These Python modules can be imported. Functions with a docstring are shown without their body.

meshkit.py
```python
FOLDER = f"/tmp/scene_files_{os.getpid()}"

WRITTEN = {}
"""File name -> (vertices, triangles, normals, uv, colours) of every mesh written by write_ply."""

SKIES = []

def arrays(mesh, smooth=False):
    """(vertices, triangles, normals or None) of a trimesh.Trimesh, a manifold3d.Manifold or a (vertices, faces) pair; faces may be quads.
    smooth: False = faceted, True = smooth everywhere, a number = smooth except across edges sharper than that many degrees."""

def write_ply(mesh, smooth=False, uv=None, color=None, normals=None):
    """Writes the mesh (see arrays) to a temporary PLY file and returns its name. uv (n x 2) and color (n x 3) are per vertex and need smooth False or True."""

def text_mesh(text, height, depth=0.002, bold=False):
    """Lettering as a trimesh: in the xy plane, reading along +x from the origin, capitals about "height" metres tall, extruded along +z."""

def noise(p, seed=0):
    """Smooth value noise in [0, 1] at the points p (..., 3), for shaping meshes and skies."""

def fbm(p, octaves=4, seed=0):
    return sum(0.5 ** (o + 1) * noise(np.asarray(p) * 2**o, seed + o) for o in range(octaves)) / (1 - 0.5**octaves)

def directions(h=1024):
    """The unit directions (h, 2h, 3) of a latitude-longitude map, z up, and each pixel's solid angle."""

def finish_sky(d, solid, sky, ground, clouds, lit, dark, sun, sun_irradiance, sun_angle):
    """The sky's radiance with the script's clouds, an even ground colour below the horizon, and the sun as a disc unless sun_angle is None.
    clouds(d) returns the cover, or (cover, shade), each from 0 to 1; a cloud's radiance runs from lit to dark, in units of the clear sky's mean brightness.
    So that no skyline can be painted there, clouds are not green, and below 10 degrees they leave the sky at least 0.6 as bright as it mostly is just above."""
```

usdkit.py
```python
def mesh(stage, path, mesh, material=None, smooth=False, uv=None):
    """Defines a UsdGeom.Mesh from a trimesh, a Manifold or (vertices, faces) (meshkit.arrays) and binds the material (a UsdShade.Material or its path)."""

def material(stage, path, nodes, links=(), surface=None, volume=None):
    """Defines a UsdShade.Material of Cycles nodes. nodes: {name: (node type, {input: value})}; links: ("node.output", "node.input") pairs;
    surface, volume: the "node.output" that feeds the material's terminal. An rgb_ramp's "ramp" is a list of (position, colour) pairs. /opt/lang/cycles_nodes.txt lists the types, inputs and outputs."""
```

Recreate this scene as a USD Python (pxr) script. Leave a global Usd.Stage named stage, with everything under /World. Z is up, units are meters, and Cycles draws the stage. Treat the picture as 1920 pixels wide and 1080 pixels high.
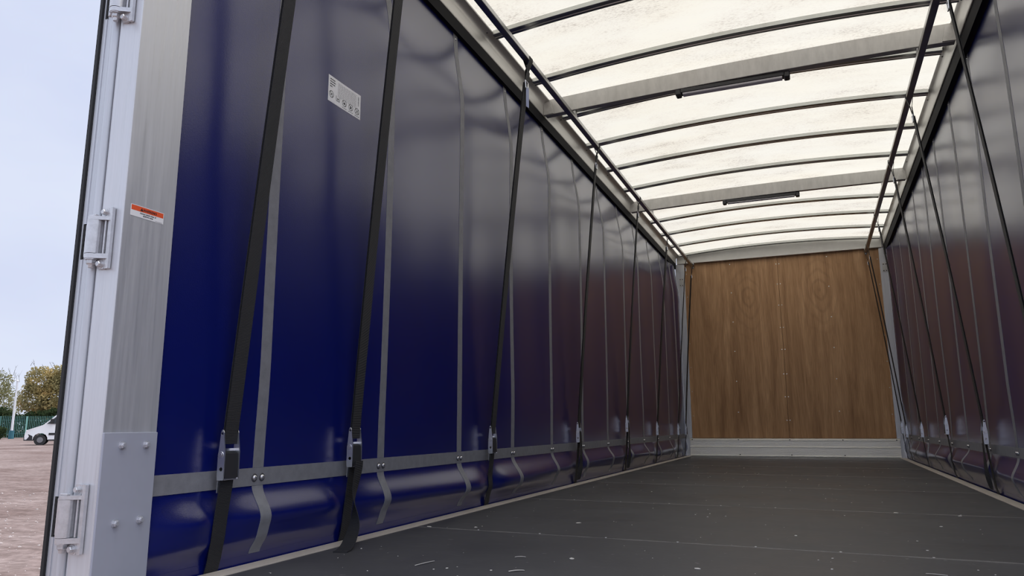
import math, random
import numpy as np
import trimesh
from shapely.geometry import Polygon, Point, box as sbox
from shapely import affinity
from scipy.spatial.transform import Rotation
import manifold3d as m3
import meshkit, usdkit
from pxr import Usd, UsdGeom, UsdLux, UsdShade, Gf

random.seed(7)
rng = np.random.default_rng(7)
stage = Usd.Stage.CreateInMemory()
UsdGeom.SetStageUpAxis(stage, 'Z')
UsdGeom.SetStageMetersPerUnit(stage, 1.0)
UsdGeom.Xform.Define(stage, '/World')
UsdGeom.Scope.Define(stage, '/World/Looks')

# ------------------------------------------------------------------ camera, sky, exposure
CAM = np.array([1.57427, 0.0, 0.39733])
cam = UsdGeom.Camera.Define(stage, '/World/camera')
cam.CreateHorizontalApertureAttr(36.0)
cam.CreateFocalLengthAttr(36.0 * 1382.838 / 1920)
cam.CreateFStopAttr(0.0)
cam.CreateClippingRangeAttr((0.05, 2000.0))
cam.CreateExposureAttr(0.0)
RI, UP, FW = (0.92574784, 0.37811283, -0.00464993), (0.07325547, -0.16726314, 0.983187), (-0.37097786, 0.91052388, 0.18254232)
cam.AddTransformOp().Set(Gf.Matrix4d(*RI, 0, *UP, 0, *[-a for a in FW], 0, *map(float, CAM), 1))


def mat(name, nodes, links, surface):
    return usdkit.material(stage, '/World/Looks/' + name, nodes, links, surface=surface)


dome = UsdLux.DomeLight.Define(stage, '/World/sky')
dome.CreateIntensityAttr(1.0)
SKY = mat('sky_cloud', {
    'tc': ('texture_coordinate', {}), 'map': ('mapping', {'scale': (1.0, 1.0, 2.2)}),
    'n': ('noise_texture', {'scale': 2.2, 'detail': 4.0, 'roughness': 0.5}),
    'r': ('rgb_ramp', {'ramp': [(0.3, (0.64, 0.70, 0.90)), (0.7, (0.77, 0.83, 0.955))]}),
    'b': ('background_shader', {'strength': 1.02})},
    [('tc.generated', 'map.vector'), ('map.vector', 'n.vector'), ('n.fac', 'r.fac'), ('r.color', 'b.color')], 'b.background')
UsdShade.MaterialBindingAPI.Apply(dome.GetPrim()).Bind(SKY)
# the sun behind a thick cloud layer: a wide, soft disc
sun = UsdLux.DistantLight.Define(stage, '/World/veiled_sun')
sun.CreateIntensityAttr(0.7)
sun.CreateAngleAttr(70.0)
sun.CreateColorAttr(Gf.Vec3f(1.0, 0.97, 0.92))
sun.AddRotateXYZOp().Set(Gf.Vec3f(-14, 20, 0))

# ------------------------------------------------------------------ prim helpers
COUNT, LOC = {}, {}


def numbered(path):
    k = COUNT.get(path, 0)
    COUNT[path] = k + 1
    return path if k == 0 else f'{path}_{k:03d}'


def tag(prim, label=None, cat=None, group=None, kind=None):
    for k, v in (('label', label), ('category', cat), ('group', group), ('kind', kind)):
        if v:
            prim.SetCustomDataByKey(k, v)


def thing(name, label=None, cat=None, group=None, kind=None, loc=(0, 0, 0)):
    path = numbered('/World/' + name)
    x = UsdGeom.Xform.Define(stage, path)
    x.AddTranslateOp().Set(Gf.Vec3d(*map(float, loc)))
    LOC[path] = np.array(loc, float)
    tag(x.GetPrim(), label, cat, group, kind)
    return path


def part(parent, name, mesh, material, label=None, smooth=30, kind=None):
    """One mesh in world coordinates, made a child of a thing (or of a part of it)."""
    path = numbered(parent + '/' + name)
    top = '/'.join(path.split('/')[:3])
    v, f, n = meshkit.arrays(mesh, smooth)
    off = LOC.get(top, np.zeros(3))
    m = usdkit.mesh(stage, path, (v - off, f), material)
    if n is not None:
        m.CreateNormalsAttr([Gf.Vec3f(*map(float, q)) for q in n])
        m.SetNormalsInterpolation('vertex')
    tag(m.GetPrim(), label, None, None, kind)
    return path


def solo(name, mesh, material, label, cat, group=None, kind=None, smooth=30):
    path = numbered('/World/' + name)
    m = usdkit.mesh(stage, path, mesh, material, smooth=smooth)
    tag(m.GetPrim(), label, cat, group, kind)
    return path


# ------------------------------------------------------------------ shape helpers
def cat(*ms):
    return trimesh.util.concatenate([m for m in ms if m is not None])


def bx(x0, x1, y0, y1, z0, z1, bev=0.0):
    if bev <= 0:
        m = trimesh.creation.box((x1 - x0, y1 - y0, z1 - z0))
        m.apply_translation(((x0 + x1) / 2, (y0 + y1) / 2, (z0 + z1) / 2))
        return m
    pts = []
    for sx in (0, 1):
        for sy in (0, 1):
            for sz in (0, 1):
                c = np.array([(x0, x1)[sx], (y0, y1)[sy], (z0, z1)[sz]], float)
                d = np.array([1 - 2 * sx, 1 - 2 * sy, 1 - 2 * sz]) * bev
                for k in range(3):
                    q = c + d
                    q[k] = c[k]
                    pts.append(q)
    return trimesh.convex.convex_hull(np.array(pts))


def chamfer(poly, r):
    p = Polygon(poly)
    return p.buffer(-r, join_style=2).buffer(r, join_style=1, quad_segs=3).simplify(r * 0.02)


def ext(poly, a0, a1, axes):
    """Extrude a polygon in (u, v) along a third axis. axes: 'xz' -> along y, 'xy' -> along z, 'yz' -> along x."""
    g = poly if hasattr(poly, 'exterior') else Polygon(poly)
    m = trimesh.creation.extrude_polygon(g, a1 - a0, engine='earcut')
    u, v, w = m.vertices.T
    w = w + a0
    V = {'xz': (u, w, v), 'xy': (u, v, w), 'yz': (w, u, v)}[axes]
    m = trimesh.Trimesh(np.stack(V, 1), m.faces, process=False)
    if m.volume < 0:
        m.invert()
    return m


def cyl(p, q, r, n=20, r2=None):
    p, q = np.array(p, float), np.array(q, float)
    d = q - p
    L = np.linalg.norm(d)
    d /= L
    a = np.cross(d, [0, 0, 1.0]) if abs(d[2]) < 0.9 else np.cross(d, [1.0, 0, 0])
    a /= np.linalg.norm(a)
    b = np.cross(d, a)
    t = np.arange(n) / n * 2 * np.pi
    ring = np.cos(t)[:, None] * a + np.sin(t)[:, None] * b
    r2 = r if r2 is None else r2
    v = np.vstack([p + ring * r, q + ring * r2, p[None], q[None]])
    i = np.arange(n)
    j = (i + 1) % n
    f = np.vstack([np.stack([i, j, n + j], 1), np.stack([i, n + j, n + i], 1), np.stack([j, i, 0 * i + 2 * n], 1), np.stack([n + i, n + j, 0 * i + 2 * n + 1], 1)])
    m = trimesh.Trimesh(v, f, process=False)
    if m.volume < 0:
        m.invert()
    return m


def hexagon(p, d, r, h):
    """A hexagon nut or bolt head on point p, axis d, with a slightly domed washer face."""
    d = np.array(d, float)
    p = np.array(p, float)
    return cat(cyl(p, p + d * h * 0.82, r, 6), cyl(p + d * h * 0.82, p + d * h, r * 0.98, 6, r * 0.8), cyl(p - d * h * 0.05, p + d * h * 0.16, r * 1.28, 20))


def dome_head(p, d, r, h):
    m = trimesh.creation.icosphere(2, 1.0)
    m = m.slice_plane([0, 0, 0], [0, 0, 1], cap=True, engine='earcut')
    m.apply_scale((r, r, h))
    d = np.array(d, float)
    m.apply_transform(trimesh.geometry.align_vectors([0, 0, 1], d))
    m.apply_translation(p)
    return m


def sweep(section, path, A, B):
    """Sweep a closed section (k x 2) along path points with side axes A and B (n x 3); capped."""
    section = np.array(section, float)
    k, n = len(section), len(path)
    V = path[:, None, :] + section[None, :, 0, None] * A[:, None, :] + section[None, :, 1, None] * B[:, None, :]
    i, j = np.meshgrid(np.arange(n - 1), np.arange(k), indexing='ij')
    a, b = (i * k + j).ravel(), (i * k + (j + 1) % k).ravel()
    f = np.vstack([np.stack([a, b, b + k], 1), np.stack([a, b + k, a + k], 1)])
    cap = trimesh.creation.triangulate_polygon(Polygon(section), engine='earcut')
    cf = np.array(cap[1])
    near = ((np.array(cap[0])[:, None, :] - section[None]) ** 2).sum(-1).argmin(1)
    cf = near[cf]
    f = np.vstack([f, cf, cf[:, ::-1] + (n - 1) * k])
    m = trimesh.Trimesh(V.reshape(-1, 3), f, process=False)
    m.fix_normals()
    return m


def ribbon(path, side, width, thick):
    """A flat band along a path: side = width direction per point (n x 3)."""
    path, side = np.array(path, float), np.array(side, float)
    side /= np.linalg.norm(side, axis=1, keepdims=True)
    t = np.gradient(path, axis=0)
    t /= np.linalg.norm(t, axis=1, keepdims=True)
    nrm = np.cross(t, side)
    nrm /= np.linalg.norm(nrm, axis=1, keepdims=True)
    w, h = width / 2, thick / 2
    return sweep([(-w, -h), (w, -h), (w, h), (-w, h)], path, side, nrm)


def resample(pts, n):
    from scipy.interpolate import CubicSpline
    pts = np.array(pts, float)
    s = np.concatenate([[0], np.cumsum(np.linalg.norm(np.diff(pts[:, :3], axis=0), axis=1))])
    return CubicSpline(s, pts)(np.linspace(0, s[-1], n))


def sheet(P, Nrm, thick):
    """A thin closed sheet from a grid of points (a x b x 3), the back side offset by -Nrm * thick."""
    a, b = P.shape[:2]
    V = np.vstack([P.reshape(-1, 3), (P - Nrm * thick).reshape(-1, 3)])
    i, j = np.meshgrid(np.arange(a - 1), np.arange(b - 1), indexing='ij')
    q = (i * b + j).ravel()
    F = np.vstack([np.stack([q, q + b, q + b + 1], 1), np.stack([q, q + b + 1, q + 1], 1)])
    N = a * b
    F2 = F[:, ::-1] + N
    edge = np.concatenate([np.arange(b), np.arange(1, a) * b + b - 1, (a - 1) * b + np.arange(b - 2, -1, -1), np.arange(a - 2, 0, -1) * b])
    e2 = np.roll(edge, -1)
    S = np.vstack([np.stack([edge, e2, e2 + N], 1), np.stack([edge, e2 + N, edge + N], 1)])
    m = trimesh.Trimesh(V, np.vstack([F, F2, S]), process=False)
    if m.volume < 0:
        m.invert()
    return m


def frame_yz(m, x, y, z, sign=1):
    """Lay flat xy artwork onto a plane facing +x: its x runs along +y, its y along +z."""
    v = m.vertices
    return trimesh.Trimesh(np.stack([x + sign * v[:, 2], y + v[:, 0], z + v[:, 1]], 1), m.faces, process=False)


def flat(poly, h=0.0004):
    geoms = getattr(poly, 'geoms', [poly])
    return cat(*[trimesh.creation.extrude_polygon(g, h, engine='earcut') for g in geoms if g.area > 1e-12])


# ------------------------------------------------------------------ materials
def plain(name, color, rough=0.5, metal=0.0, spec=0.5, bump=None, vary=0.0, vscale=6.0, stretch=(1, 1, 1), rvary=0.0):
    """Principled material with an optional low-contrast noise variation and a noise bump (scale, strength)."""
    nodes = {'p': ('principled_bsdf', {'base_color': color, 'roughness': rough, 'metallic': metal, 'specular_ior_level': spec})}
    links = []
    if bump or vary or rvary:
        nodes['tc'] = ('texture_coordinate', {})
        nodes['mp'] = ('mapping', {'scale': stretch})
        links.append(('tc.object', 'mp.vector'))
    if vary:
        lo, hi = [max(0, c * (1 - vary)) for c in color], [min(1, c * (1 + vary)) for c in color]
        nodes['nv'] = ('noise_texture', {'scale': vscale, 'detail': 5.0, 'roughness': 0.6})
        nodes['rv'] = ('rgb_ramp', {'ramp': [(0.3, lo), (0.7, hi)]})
        links += [('mp.vector', 'nv.vector'), ('nv.fac', 'rv.fac'), ('rv.color', 'p.base_color')]
        if rvary:
            nodes['rr'] = ('map_range', {'from_min': 0.3, 'from_max': 0.7, 'to_min': rough - rvary, 'to_max': rough + rvary, 'clamp': True})
            links += [('nv.fac', 'rr.value'), ('rr.result', 'p.roughness')]
    if bump:
        nodes['nb'] = ('noise_texture', {'scale': bump[0], 'detail': 3.0})
        nodes['bp'] = ('bump', {'strength': bump[1], 'distance': 0.002})
        links += [('mp.vector', 'nb.vector'), ('nb.fac', 'bp.height'), ('bp.normal', 'p.normal')]
    return mat(name, nodes, links, 'p.BSDF')


M = {}
M['curtain'] = plain('curtain_blue', (0.0015, 0.005, 0.088), 0.235, spec=1.1, bump=(260, 0.10), vary=0.08, vscale=1.5)
M['curtain_hem'] = M['curtain']
M['tape'] = plain('grey_tape', (0.235, 0.24, 0.265), 0.55, bump=(900, 0.25), vary=0.12, vscale=30)
M['black_track'] = plain('black_track', (0.006, 0.006, 0.009), 0.75, spec=0.2)
M['rivet'] = plain('zinc_rivet', (0.72, 0.72, 0.74), 0.25, 0.95)
M['washer'] = plain('dark_washer', (0.09, 0.09, 0.10), 0.45, 0.3)
M['alu_rail'] = plain('aluminium_rail', (0.60, 0.59, 0.57), 0.42, 0.55, vary=0.10, vscale=7, stretch=(6, .35, 6), rvary=0.06)
M['alu_beam'] = plain('aluminium_beam', (0.56, 0.55, 0.53), 0.45, 0.45, vary=0.12, vscale=9, stretch=(2.5, 6, .8), rvary=0.05)
M['alu_bow'] = plain('galvanised_bow', (0.50, 0.51, 0.49), 0.26, 0.97, vary=0.06, vscale=8)
M['alu_post'] = plain('brushed_aluminium_post', (0.66, 0.67, 0.70), 0.40, 0.62, vary=0.07, vscale=16, stretch=(5, 5, .18), rvary=0.08)
M['alu_door'] = plain('aluminium_door', (0.60, 0.62, 0.66), 0.40, 0.60, vary=0.10, vscale=18, stretch=(5, 5, .2), rvary=0.06)
M['alu_kick'] = plain('aluminium_kick_plate', (0.95, 0.92, 0.86), 0.32, 0.9, vary=0.05, vscale=3, stretch=(.8, 5, 9), bump=(60, 0.9))
M['white_rail'] = plain('pale_header', (0.70, 0.69, 0.66), 0.5, 0.2, vary=0.05, vscale=8)
M['tie'] = plain('galvanised_tube', (0.40, 0.40, 0.40), 0.30, 0.96, vary=0.10, vscale=10)
M['plate'] = plain('grey_painted_plate', (0.40, 0.42, 0.50), 0.42, vary=0.03, vscale=9, bump=(120, 0.06))
M['bolt'] = plain('painted_bolt', (0.58, 0.59, 0.64), 0.34, 0.5)
M['cast'] = plain('cast_hinge_metal', (0.62, 0.62, 0.64), 0.34, 0.8, vary=0.10, vscale=60, bump=(220, 0.15))
M['seal'] = plain('black_rubber', (0.012, 0.012, 0.013), 0.6)
M['zinc'] = plain('zinc_plated_steel', (0.76, 0.79, 0.84), 0.22, 0.95, vary=0.03, vscale=25)
M['hole'] = plain('dark_hole', (0.01, 0.01, 0.01), 0.8)
M['trim'] = plain('tan_edge_strip', (0.60, 0.54, 0.48), 0.5, 0.1, vary=0.10, vscale=9, stretch=(4, .6, 4))
M['steel_dark'] = plain('dark_steel', (0.04, 0.04, 0.045), 0.5, 0.4)
M['lamp_body'] = plain('strip_lamp_housing', (0.035, 0.035, 0.04), 0.4)
M['lamp_lens'] = plain('strip_lamp_lens', (0.85, 0.84, 0.86), 0.35)
M['screw'] = plain('bright_screw', (0.75, 0.73, 0.68), 0.3, 0.8)
M['debris'] = plain('pale_shaving', (0.78, 0.75, 0.70), 0.6)
M['label_white'] = plain('label_white', (0.92, 0.93, 0.95), 0.35)
M['label_orange'] = plain('label_orange', (0.86, 0.115, 0.035), 0.4)
M['ink'] = plain('label_ink', (0.012, 0.012, 0.016), 0.5)
M['ink_grey'] = plain('label_grey_ink', (0.36, 0.36, 0.40), 0.5)
M['tag_blue'] = plain('pale_blue_tag', (0.36, 0.42, 0.68), 0.5)

# webbing: black polyester with fine cross ribs
M['web'] = mat('black_webbing', {
    'tc': ('texture_coordinate', {}),
    'w': ('wave_texture', {'wave_type': 'bands', 'bands_direction': 'z', 'scale': 130.0, 'distortion': 0.3}),
    'bp': ('bump', {'strength': 0.55, 'distance': 0.0012}),
    'r': ('rgb_ramp', {'ramp': [(0.0, (0.009, 0.0095, 0.012)), (1.0, (0.022, 0.023, 0.029))]}),
    'p': ('principled_bsdf', {'roughness': 0.62})},
    [('tc.object', 'w.vector'), ('w.fac', 'bp.height'), ('bp.normal', 'p.normal'), ('w.fac', 'r.fac'), ('r.color', 'p.base_color')], 'p.BSDF')

# translucent roof sheet: cream plastic with algae specks and faint stains
M['roof'] = mat('translucent_roof_sheet', {
    'tc': ('texture_coordinate', {}),
    'm1': ('mapping', {'scale': (1.0, 2.2, 1.0)}),
    'n1': ('noise_texture', {'scale': 2.1, 'detail': 6.0, 'roughness': 0.65}),
    'n2': ('noise_texture', {'scale': 55.0, 'detail': 4.0, 'roughness': 0.7}),
    'mul': ('math', {'math_type': 'multiply'}),
    'r': ('rgb_ramp', {'ramp': [(0.20, (0.745, 0.705, 0.60)), (0.30, (0.70, 0.65, 0.55)), (0.42, (0.46, 0.41, 0.34))]}),
    'n3': ('noise_texture', {'scale': 1.3, 'detail': 3.0}),
    'r3': ('rgb_ramp', {'ramp': [(0.35, (1.0, 0.985, 0.955)), (0.65, (1.0, 1.0, 1.0))]}),
    'mx': ('mix', {'mix_type': 'multiply', 'fac': 1.0}),
    't': ('translucent_bsdf', {}), 'd': ('diffuse_bsdf', {'color': (0.75, 0.73, 0.66)}),
    'x': ('mix_closure', {'fac': 0.78})},
    [('tc.object', 'm1.vector'), ('m1.vector', 'n1.vector'), ('m1.vector', 'n2.vector'), ('n1.fac', 'mul.value1'), ('n2.fac', 'mul.value2'), ('mul.value', 'r.fac'),
     ('m1.vector', 'n3.vector'), ('n3.fac', 'r3.fac'), ('r.color', 'mx.color1'), ('r3.color', 'mx.color2'), ('mx.color', 't.color'), ('t.BSDF', 'x.closure2'), ('d.BSDF', 'x.closure1')], 'x.closure')


def plywood(name, knot):
    """Hardwood veneer: long vertical figure, cathedral rings round one knot, fine pores."""
    return mat(name, {
        'tc': ('texture_coordinate', {}),
        'm1': ('mapping', {'scale': (7.0, 1.0, 0.55)}),
        'n1': ('noise_texture', {'scale': 1.0, 'detail': 5.0, 'roughness': 0.6, 'distortion': 1.2}),
        'm2': ('mapping', {'scale': (120.0, 1.0, 5.0)}),
        'n2': ('noise_texture', {'scale': 1.0, 'detail': 3.0, 'roughness': 0.6}),
        'm3': ('mapping', {'location': (-knot[0] * 1.25, -knot[1] * 0.66, -knot[2] * 0.66), 'scale': (1.25, 0.66, 0.66)}),
        'n3': ('noise_texture', {'scale': 2.2, 'detail': 2.0}),
        'wv': ('wave_texture', {'wave_type': 'rings', 'rings_direction': 'spherical', 'scale': 3.6, 'distortion': 5.5, 'detail': 2.5, 'detail_scale': 1.1}),
        'len': ('vector_math', {'math_type': 'length'}),
        'fall': ('map_range', {'from_min': 0.04, 'from_max': 0.44, 'to_min': 0.30, 'to_max': 0.0, 'clamp': True}),
        'r1': ('rgb_ramp', {'ramp': [(0.25, (0.29, 0.145, 0.062)), (0.5, (0.50, 0.285, 0.140)), (0.75, (0.70, 0.43, 0.235))]}),
        'r2': ('rgb_ramp', {'ramp': [(0.35, (0.80, 0.76, 0.72)), (0.65, (1.08, 1.08, 1.08))]}),
        'rw': ('rgb_ramp', {'ramp': [(0.0, (0.42, 0.38, 0.34)), (0.4, (1, 1, 1)), (1.0, (1.06, 1.06, 1.06))]}),
        'mx': ('mix', {'mix_type': 'multiply', 'fac': 0.85}), 'mw': ('mix', {'mix_type': 'multiply'}),
        'p': ('principled_bsdf', {'roughness': 0.50, 'specular_ior_level': 0.4})},
        [('tc.object', 'm1.vector'), ('m1.vector', 'n1.vector'), ('n1.fac', 'r1.fac'), ('tc.object', 'm2.vector'), ('m2.vector', 'n2.vector'), ('n2.fac', 'r2.fac'),
         ('r1.color', 'mx.color1'), ('r2.color', 'mx.color2'), ('tc.object', 'm3.vector'), ('m3.vector', 'wv.vector'), ('m3.vector', 'len.vector1'), ('len.value', 'fall.value'),
         ('wv.fac', 'rw.fac'), ('mx.color', 'mw.color1'), ('rw.color', 'mw.color2'), ('fall.result', 'mw.fac'), ('mw.color', 'p.base_color')], 'p.BSDF')


def floor_board(name, seed, s0, s1):
    """Dark phenolic-faced deck board: fine mesh print, dull scuffs and pale scratches."""
    return mat(name, {
        'tc': ('texture_coordinate', {}),
        'mo': ('mapping', {'location': (seed * 3.1, seed * 1.7, 0)}),
        'n1': ('noise_texture', {'scale': 1.6, 'detail': 6.0, 'roughness': 0.65}),
        'r1': ('rgb_ramp', {'ramp': [(0.3, (0.045, 0.044, 0.047)), (0.7, (0.074, 0.074, 0.079))]}),
        'm2': ('mapping', {'scale': (3.0, 26.0, 1.0), 'rotation': (0, 0, 0.12)}),
        'n2': ('noise_texture', {'scale': 1.7, 'detail': 6.0, 'roughness': 0.75, 'distortion': 0.6}),
        'r2': ('rgb_ramp', {'ramp': [(0.58, (0, 0, 0)), (0.68, (0.14, 0.14, 0.14)), (0.80, (0.6, 0.6, 0.6))]}),
        'n4': ('noise_texture', {'scale': 30.0, 'detail': 2.0, 'roughness': 0.6}),
        'r4': ('rgb_ramp', {'ramp': [(0.70, (0, 0, 0)), (0.76, (0.5, 0.5, 0.5))]}),
        'mx': ('mix', {'mix_type': 'mix', 'color2': (0.26, 0.25, 0.24)}), 'my': ('mix', {'mix_type': 'mix', 'color2': (0.33, 0.32, 0.31)}),
        'v': ('voronoi_texture', {'scale': 240.0}), 'bp': ('bump', {'strength': 0.22, 'distance': 0.0007}),
        'rr': ('map_range', {'from_min': 0.3, 'from_max': 0.7, 'to_min': 0.40, 'to_max': 0.56, 'clamp': True}),
        
        'sx': ('separate_xyz', {}), 'ys': ('math', {'math_type': 'multiply_add', 'value2': 0.045}), 'd0': ('math', {'math_type': 'subtract', 'value2': s0 + 0.0558}), 'a0': ('math', {'math_type': 'absolute'}),
        'd1': ('math', {'math_type': 'subtract', 'value2': s1 + 0.0558}), 'a1': ('math', {'math_type': 'absolute'}), 'mn': ('math', {'math_type': 'minimum'}),
        'me': ('mapping', {'scale': (5.0, 14.0, 1.0)}), 'ne': ('noise_texture', {'scale': 1.0, 'detail': 5.0, 'roughness': 0.7}), 'wd': ('map_range', {'from_min': 0.35, 'from_max': 0.75, 'to_min': 0.003, 'to_max': 0.030}),
        'dv': ('math', {'math_type': 'divide'}), 'rm': ('rgb_ramp', {'ramp': [(0.0, (0.9, 0.9, 0.9)), (0.35, (0.55, 0.55, 0.55)), (1.0, (0, 0, 0))]}),
        'mz': ('mix', {'mix_type': 'mix', 'color2': (0.25, 0.24, 0.23)}),
        'p': ('principled_bsdf', {'specular_ior_level': 0.42})},
        [('tc.object', 'sx.vector'), ('sx.x', 'ys.value1'), ('sx.y', 'ys.value3'), ('ys.value', 'd0.value1'), ('d0.value', 'a0.value1'), ('ys.value', 'd1.value1'), ('d1.value', 'a1.value1'), ('a0.value', 'mn.value1'), ('a1.value', 'mn.value2'),
         ('tc.object', 'me.vector'), ('me.vector', 'ne.vector'), ('ne.fac', 'wd.value'), ('mn.value', 'dv.value1'), ('wd.result', 'dv.value2'), ('dv.value', 'rm.fac'), ('rm.color', 'mz.fac'), ('my.color', 'mz.color1'), ('mz.color', 'p.base_color'),
         ('tc.object', 'mo.vector'), ('mo.vector', 'n1.vector'), ('n1.fac', 'r1.fac'), ('mo.vector', 'm2.vector'), ('m2.vector', 'n2.vector'), ('n2.fac', 'r2.fac'),
         ('r1.color', 'mx.color1'), ('r2.color', 'mx.fac'), ('mo.vector', 'n4.vector'), ('n4.fac', 'r4.fac'), ('mx.color', 'my.color1'), 
         ('r4.color', 'my.fac'), ('tc.object', 'v.vector'), ('v.distance', 'bp.height'), ('bp.normal', 'p.normal'), ('n1.fac', 'rr.value'), ('rr.result', 'p.roughness')], 'p.BSDF')


# ------------------------------------------------------------------ the load body: floor, roof, bulkhead
W, D = 2.48, 9.79
CX = 1.22


def arch(x):
    return 0.055 * (1 - ((np.asarray(x) - CX) / 1.22) ** 2)


fl = thing('floor', 'dark scuffed load floor of wide cross-laid deck boards', kind='structure')
seams = [1.30, 2.645, 3.875, 5.11, 6.33, 7.55, 8.77, D - 0.03]
FB = [floor_board(f'deck_board_face_{k}', k, seams[k], seams[k + 1]) for k in range(len(seams) - 1)]


def skew(x, y):
    return y - 0.045 * (x - 1.24) if 1.4 < y < D - 0.1 else y


for k in range(len(seams) - 1):
    a, b = seams[k] + 0.0015, seams[k + 1] - 0.0015
    top = [(0.06, skew(0.06, a)), (2.42, skew(2.42, a)), (2.42, skew(2.42, b)), (0.06, skew(0.06, b))]
    pts = []
    cx, cy = 1.24, (a + b) / 2
    for (x, y) in top:
        ins = (x + (0.002 if x < cx else -0.002), y + (0.002 if y < cy else -0.002))
        pts += [(x, y, -0.03), (x, y, -0.002), (*ins, 0.0)]
    board = trimesh.convex.convex_hull(np.array(pts))
    bp = part(fl, 'deck_board', board, FB[k])
    for i in range(8):                                             # screws along the rear edge of each board
        x = 0.33 + i * 0.256
        y = skew(x, seams[k]) + 0.012
        if k > 0 and i < 8:
            part(bp, 'screw', cat(cyl((x, y, -0.002), (x, y, 0.0012), 0.0055, 12, 0.0045)), M['screw'])
part(fl, 'joint_bed', bx(0.0, W, 1.29, D, -0.09, -0.031), M['steel_dark'])

# outer frame below the floor and floor edge strips
for s, nm in ((0, 'left'), (1, 'right')):
    X0, X1 = (0.0, 0.06) if s == 0 else (2.42, W)
    poly = chamfer([(X0, -0.03), (X1, -0.03), (X1, 0.003), (X0, 0.003)], 0.0015)
    t = thing(f'trim_{s + 1}', f'tan metal edge strip along the foot of the {nm} side curtain', kind='structure')
    part(t, 'edge_strip', ext(poly, 1.44, D - 0.03, 'xz'), M['trim'])
    part(t, 'side_rave', bx(X0 + 0.001, X1 - 0.001, 1.29, D, -0.22, -0.031, 0.004), M['alu_rail'])

# translucent roof
xs, ys = np.linspace(-0.09, 2.53, 30), np.linspace(1.28, D + 0.06, 60)
XX, YY = np.meshgrid(xs, ys, indexing='ij')
ZZ = 2.612 + arch(XX) + 0.003 * np.sin((YY - 1.70) / 0.62 * 2 * np.pi + np.pi / 2) * -1
P = np.stack([XX, YY, ZZ], -1)
i, j = np.meshgrid(np.arange(len(xs) - 1), np.arange(len(ys) - 1), indexing='ij')
q = (i * len(ys) + j).ravel()
F = np.stack([q, q + 1, q + len(ys) + 1, q + len(ys)], 1)
ce = thing('ceiling', 'cream translucent roof sheet stained with fine dark specks', kind='structure')
part(ce, 'roof_sheet', (P.reshape(-1, 3), F), M['roof'], smooth=True)

# bulkhead
wb = thing('wall_back', 'brown plywood bulkhead at the far end of the load space', kind='structure')
PLY = [plywood('plywood_veneer', (0.86, D, 1.98)), plywood('plywood_veneer_b', (1.71, D, 2.02))]
for k, (a, b) in enumerate(((0.06, 1.2385), (1.2415, 2.41))):
    pp = part(wb, 'plywood_panel', bx(a, b, D, D + 0.018, 0.0, 2.53, 0.0012), PLY[k])
    sx = [(0.655, 1.222)][0] if k == 0 else (1.82, 1.258)
    for z in (0.541, 0.928, 1.307, 1.685, 2.066, 2.444):
        part(pp, 'screw', cyl((sx[0], D + 0.001, z), (sx[0], D - 0.003, z), 0.0085, 10, 0.006), M['screw'])
    for z in (0.438, 0.723, 1.004, 1.309, 1.584, 1.869, 2.14, 2.40):
        part(pp, 'screw', cyl((sx[1], D + 0.001, z), (sx[1], D - 0.003, z), 0.0075, 10, 0.006), M['screw'])
    ex = 0.095 if k == 0 else 2.385
    for z in np.arange(0.5, 2.4, 0.31):
        part(pp, 'screw', cyl((ex, D + 0.001, z), (ex, D - 0.002, z), 0.006, 10, 0.005), M['screw'])

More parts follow.
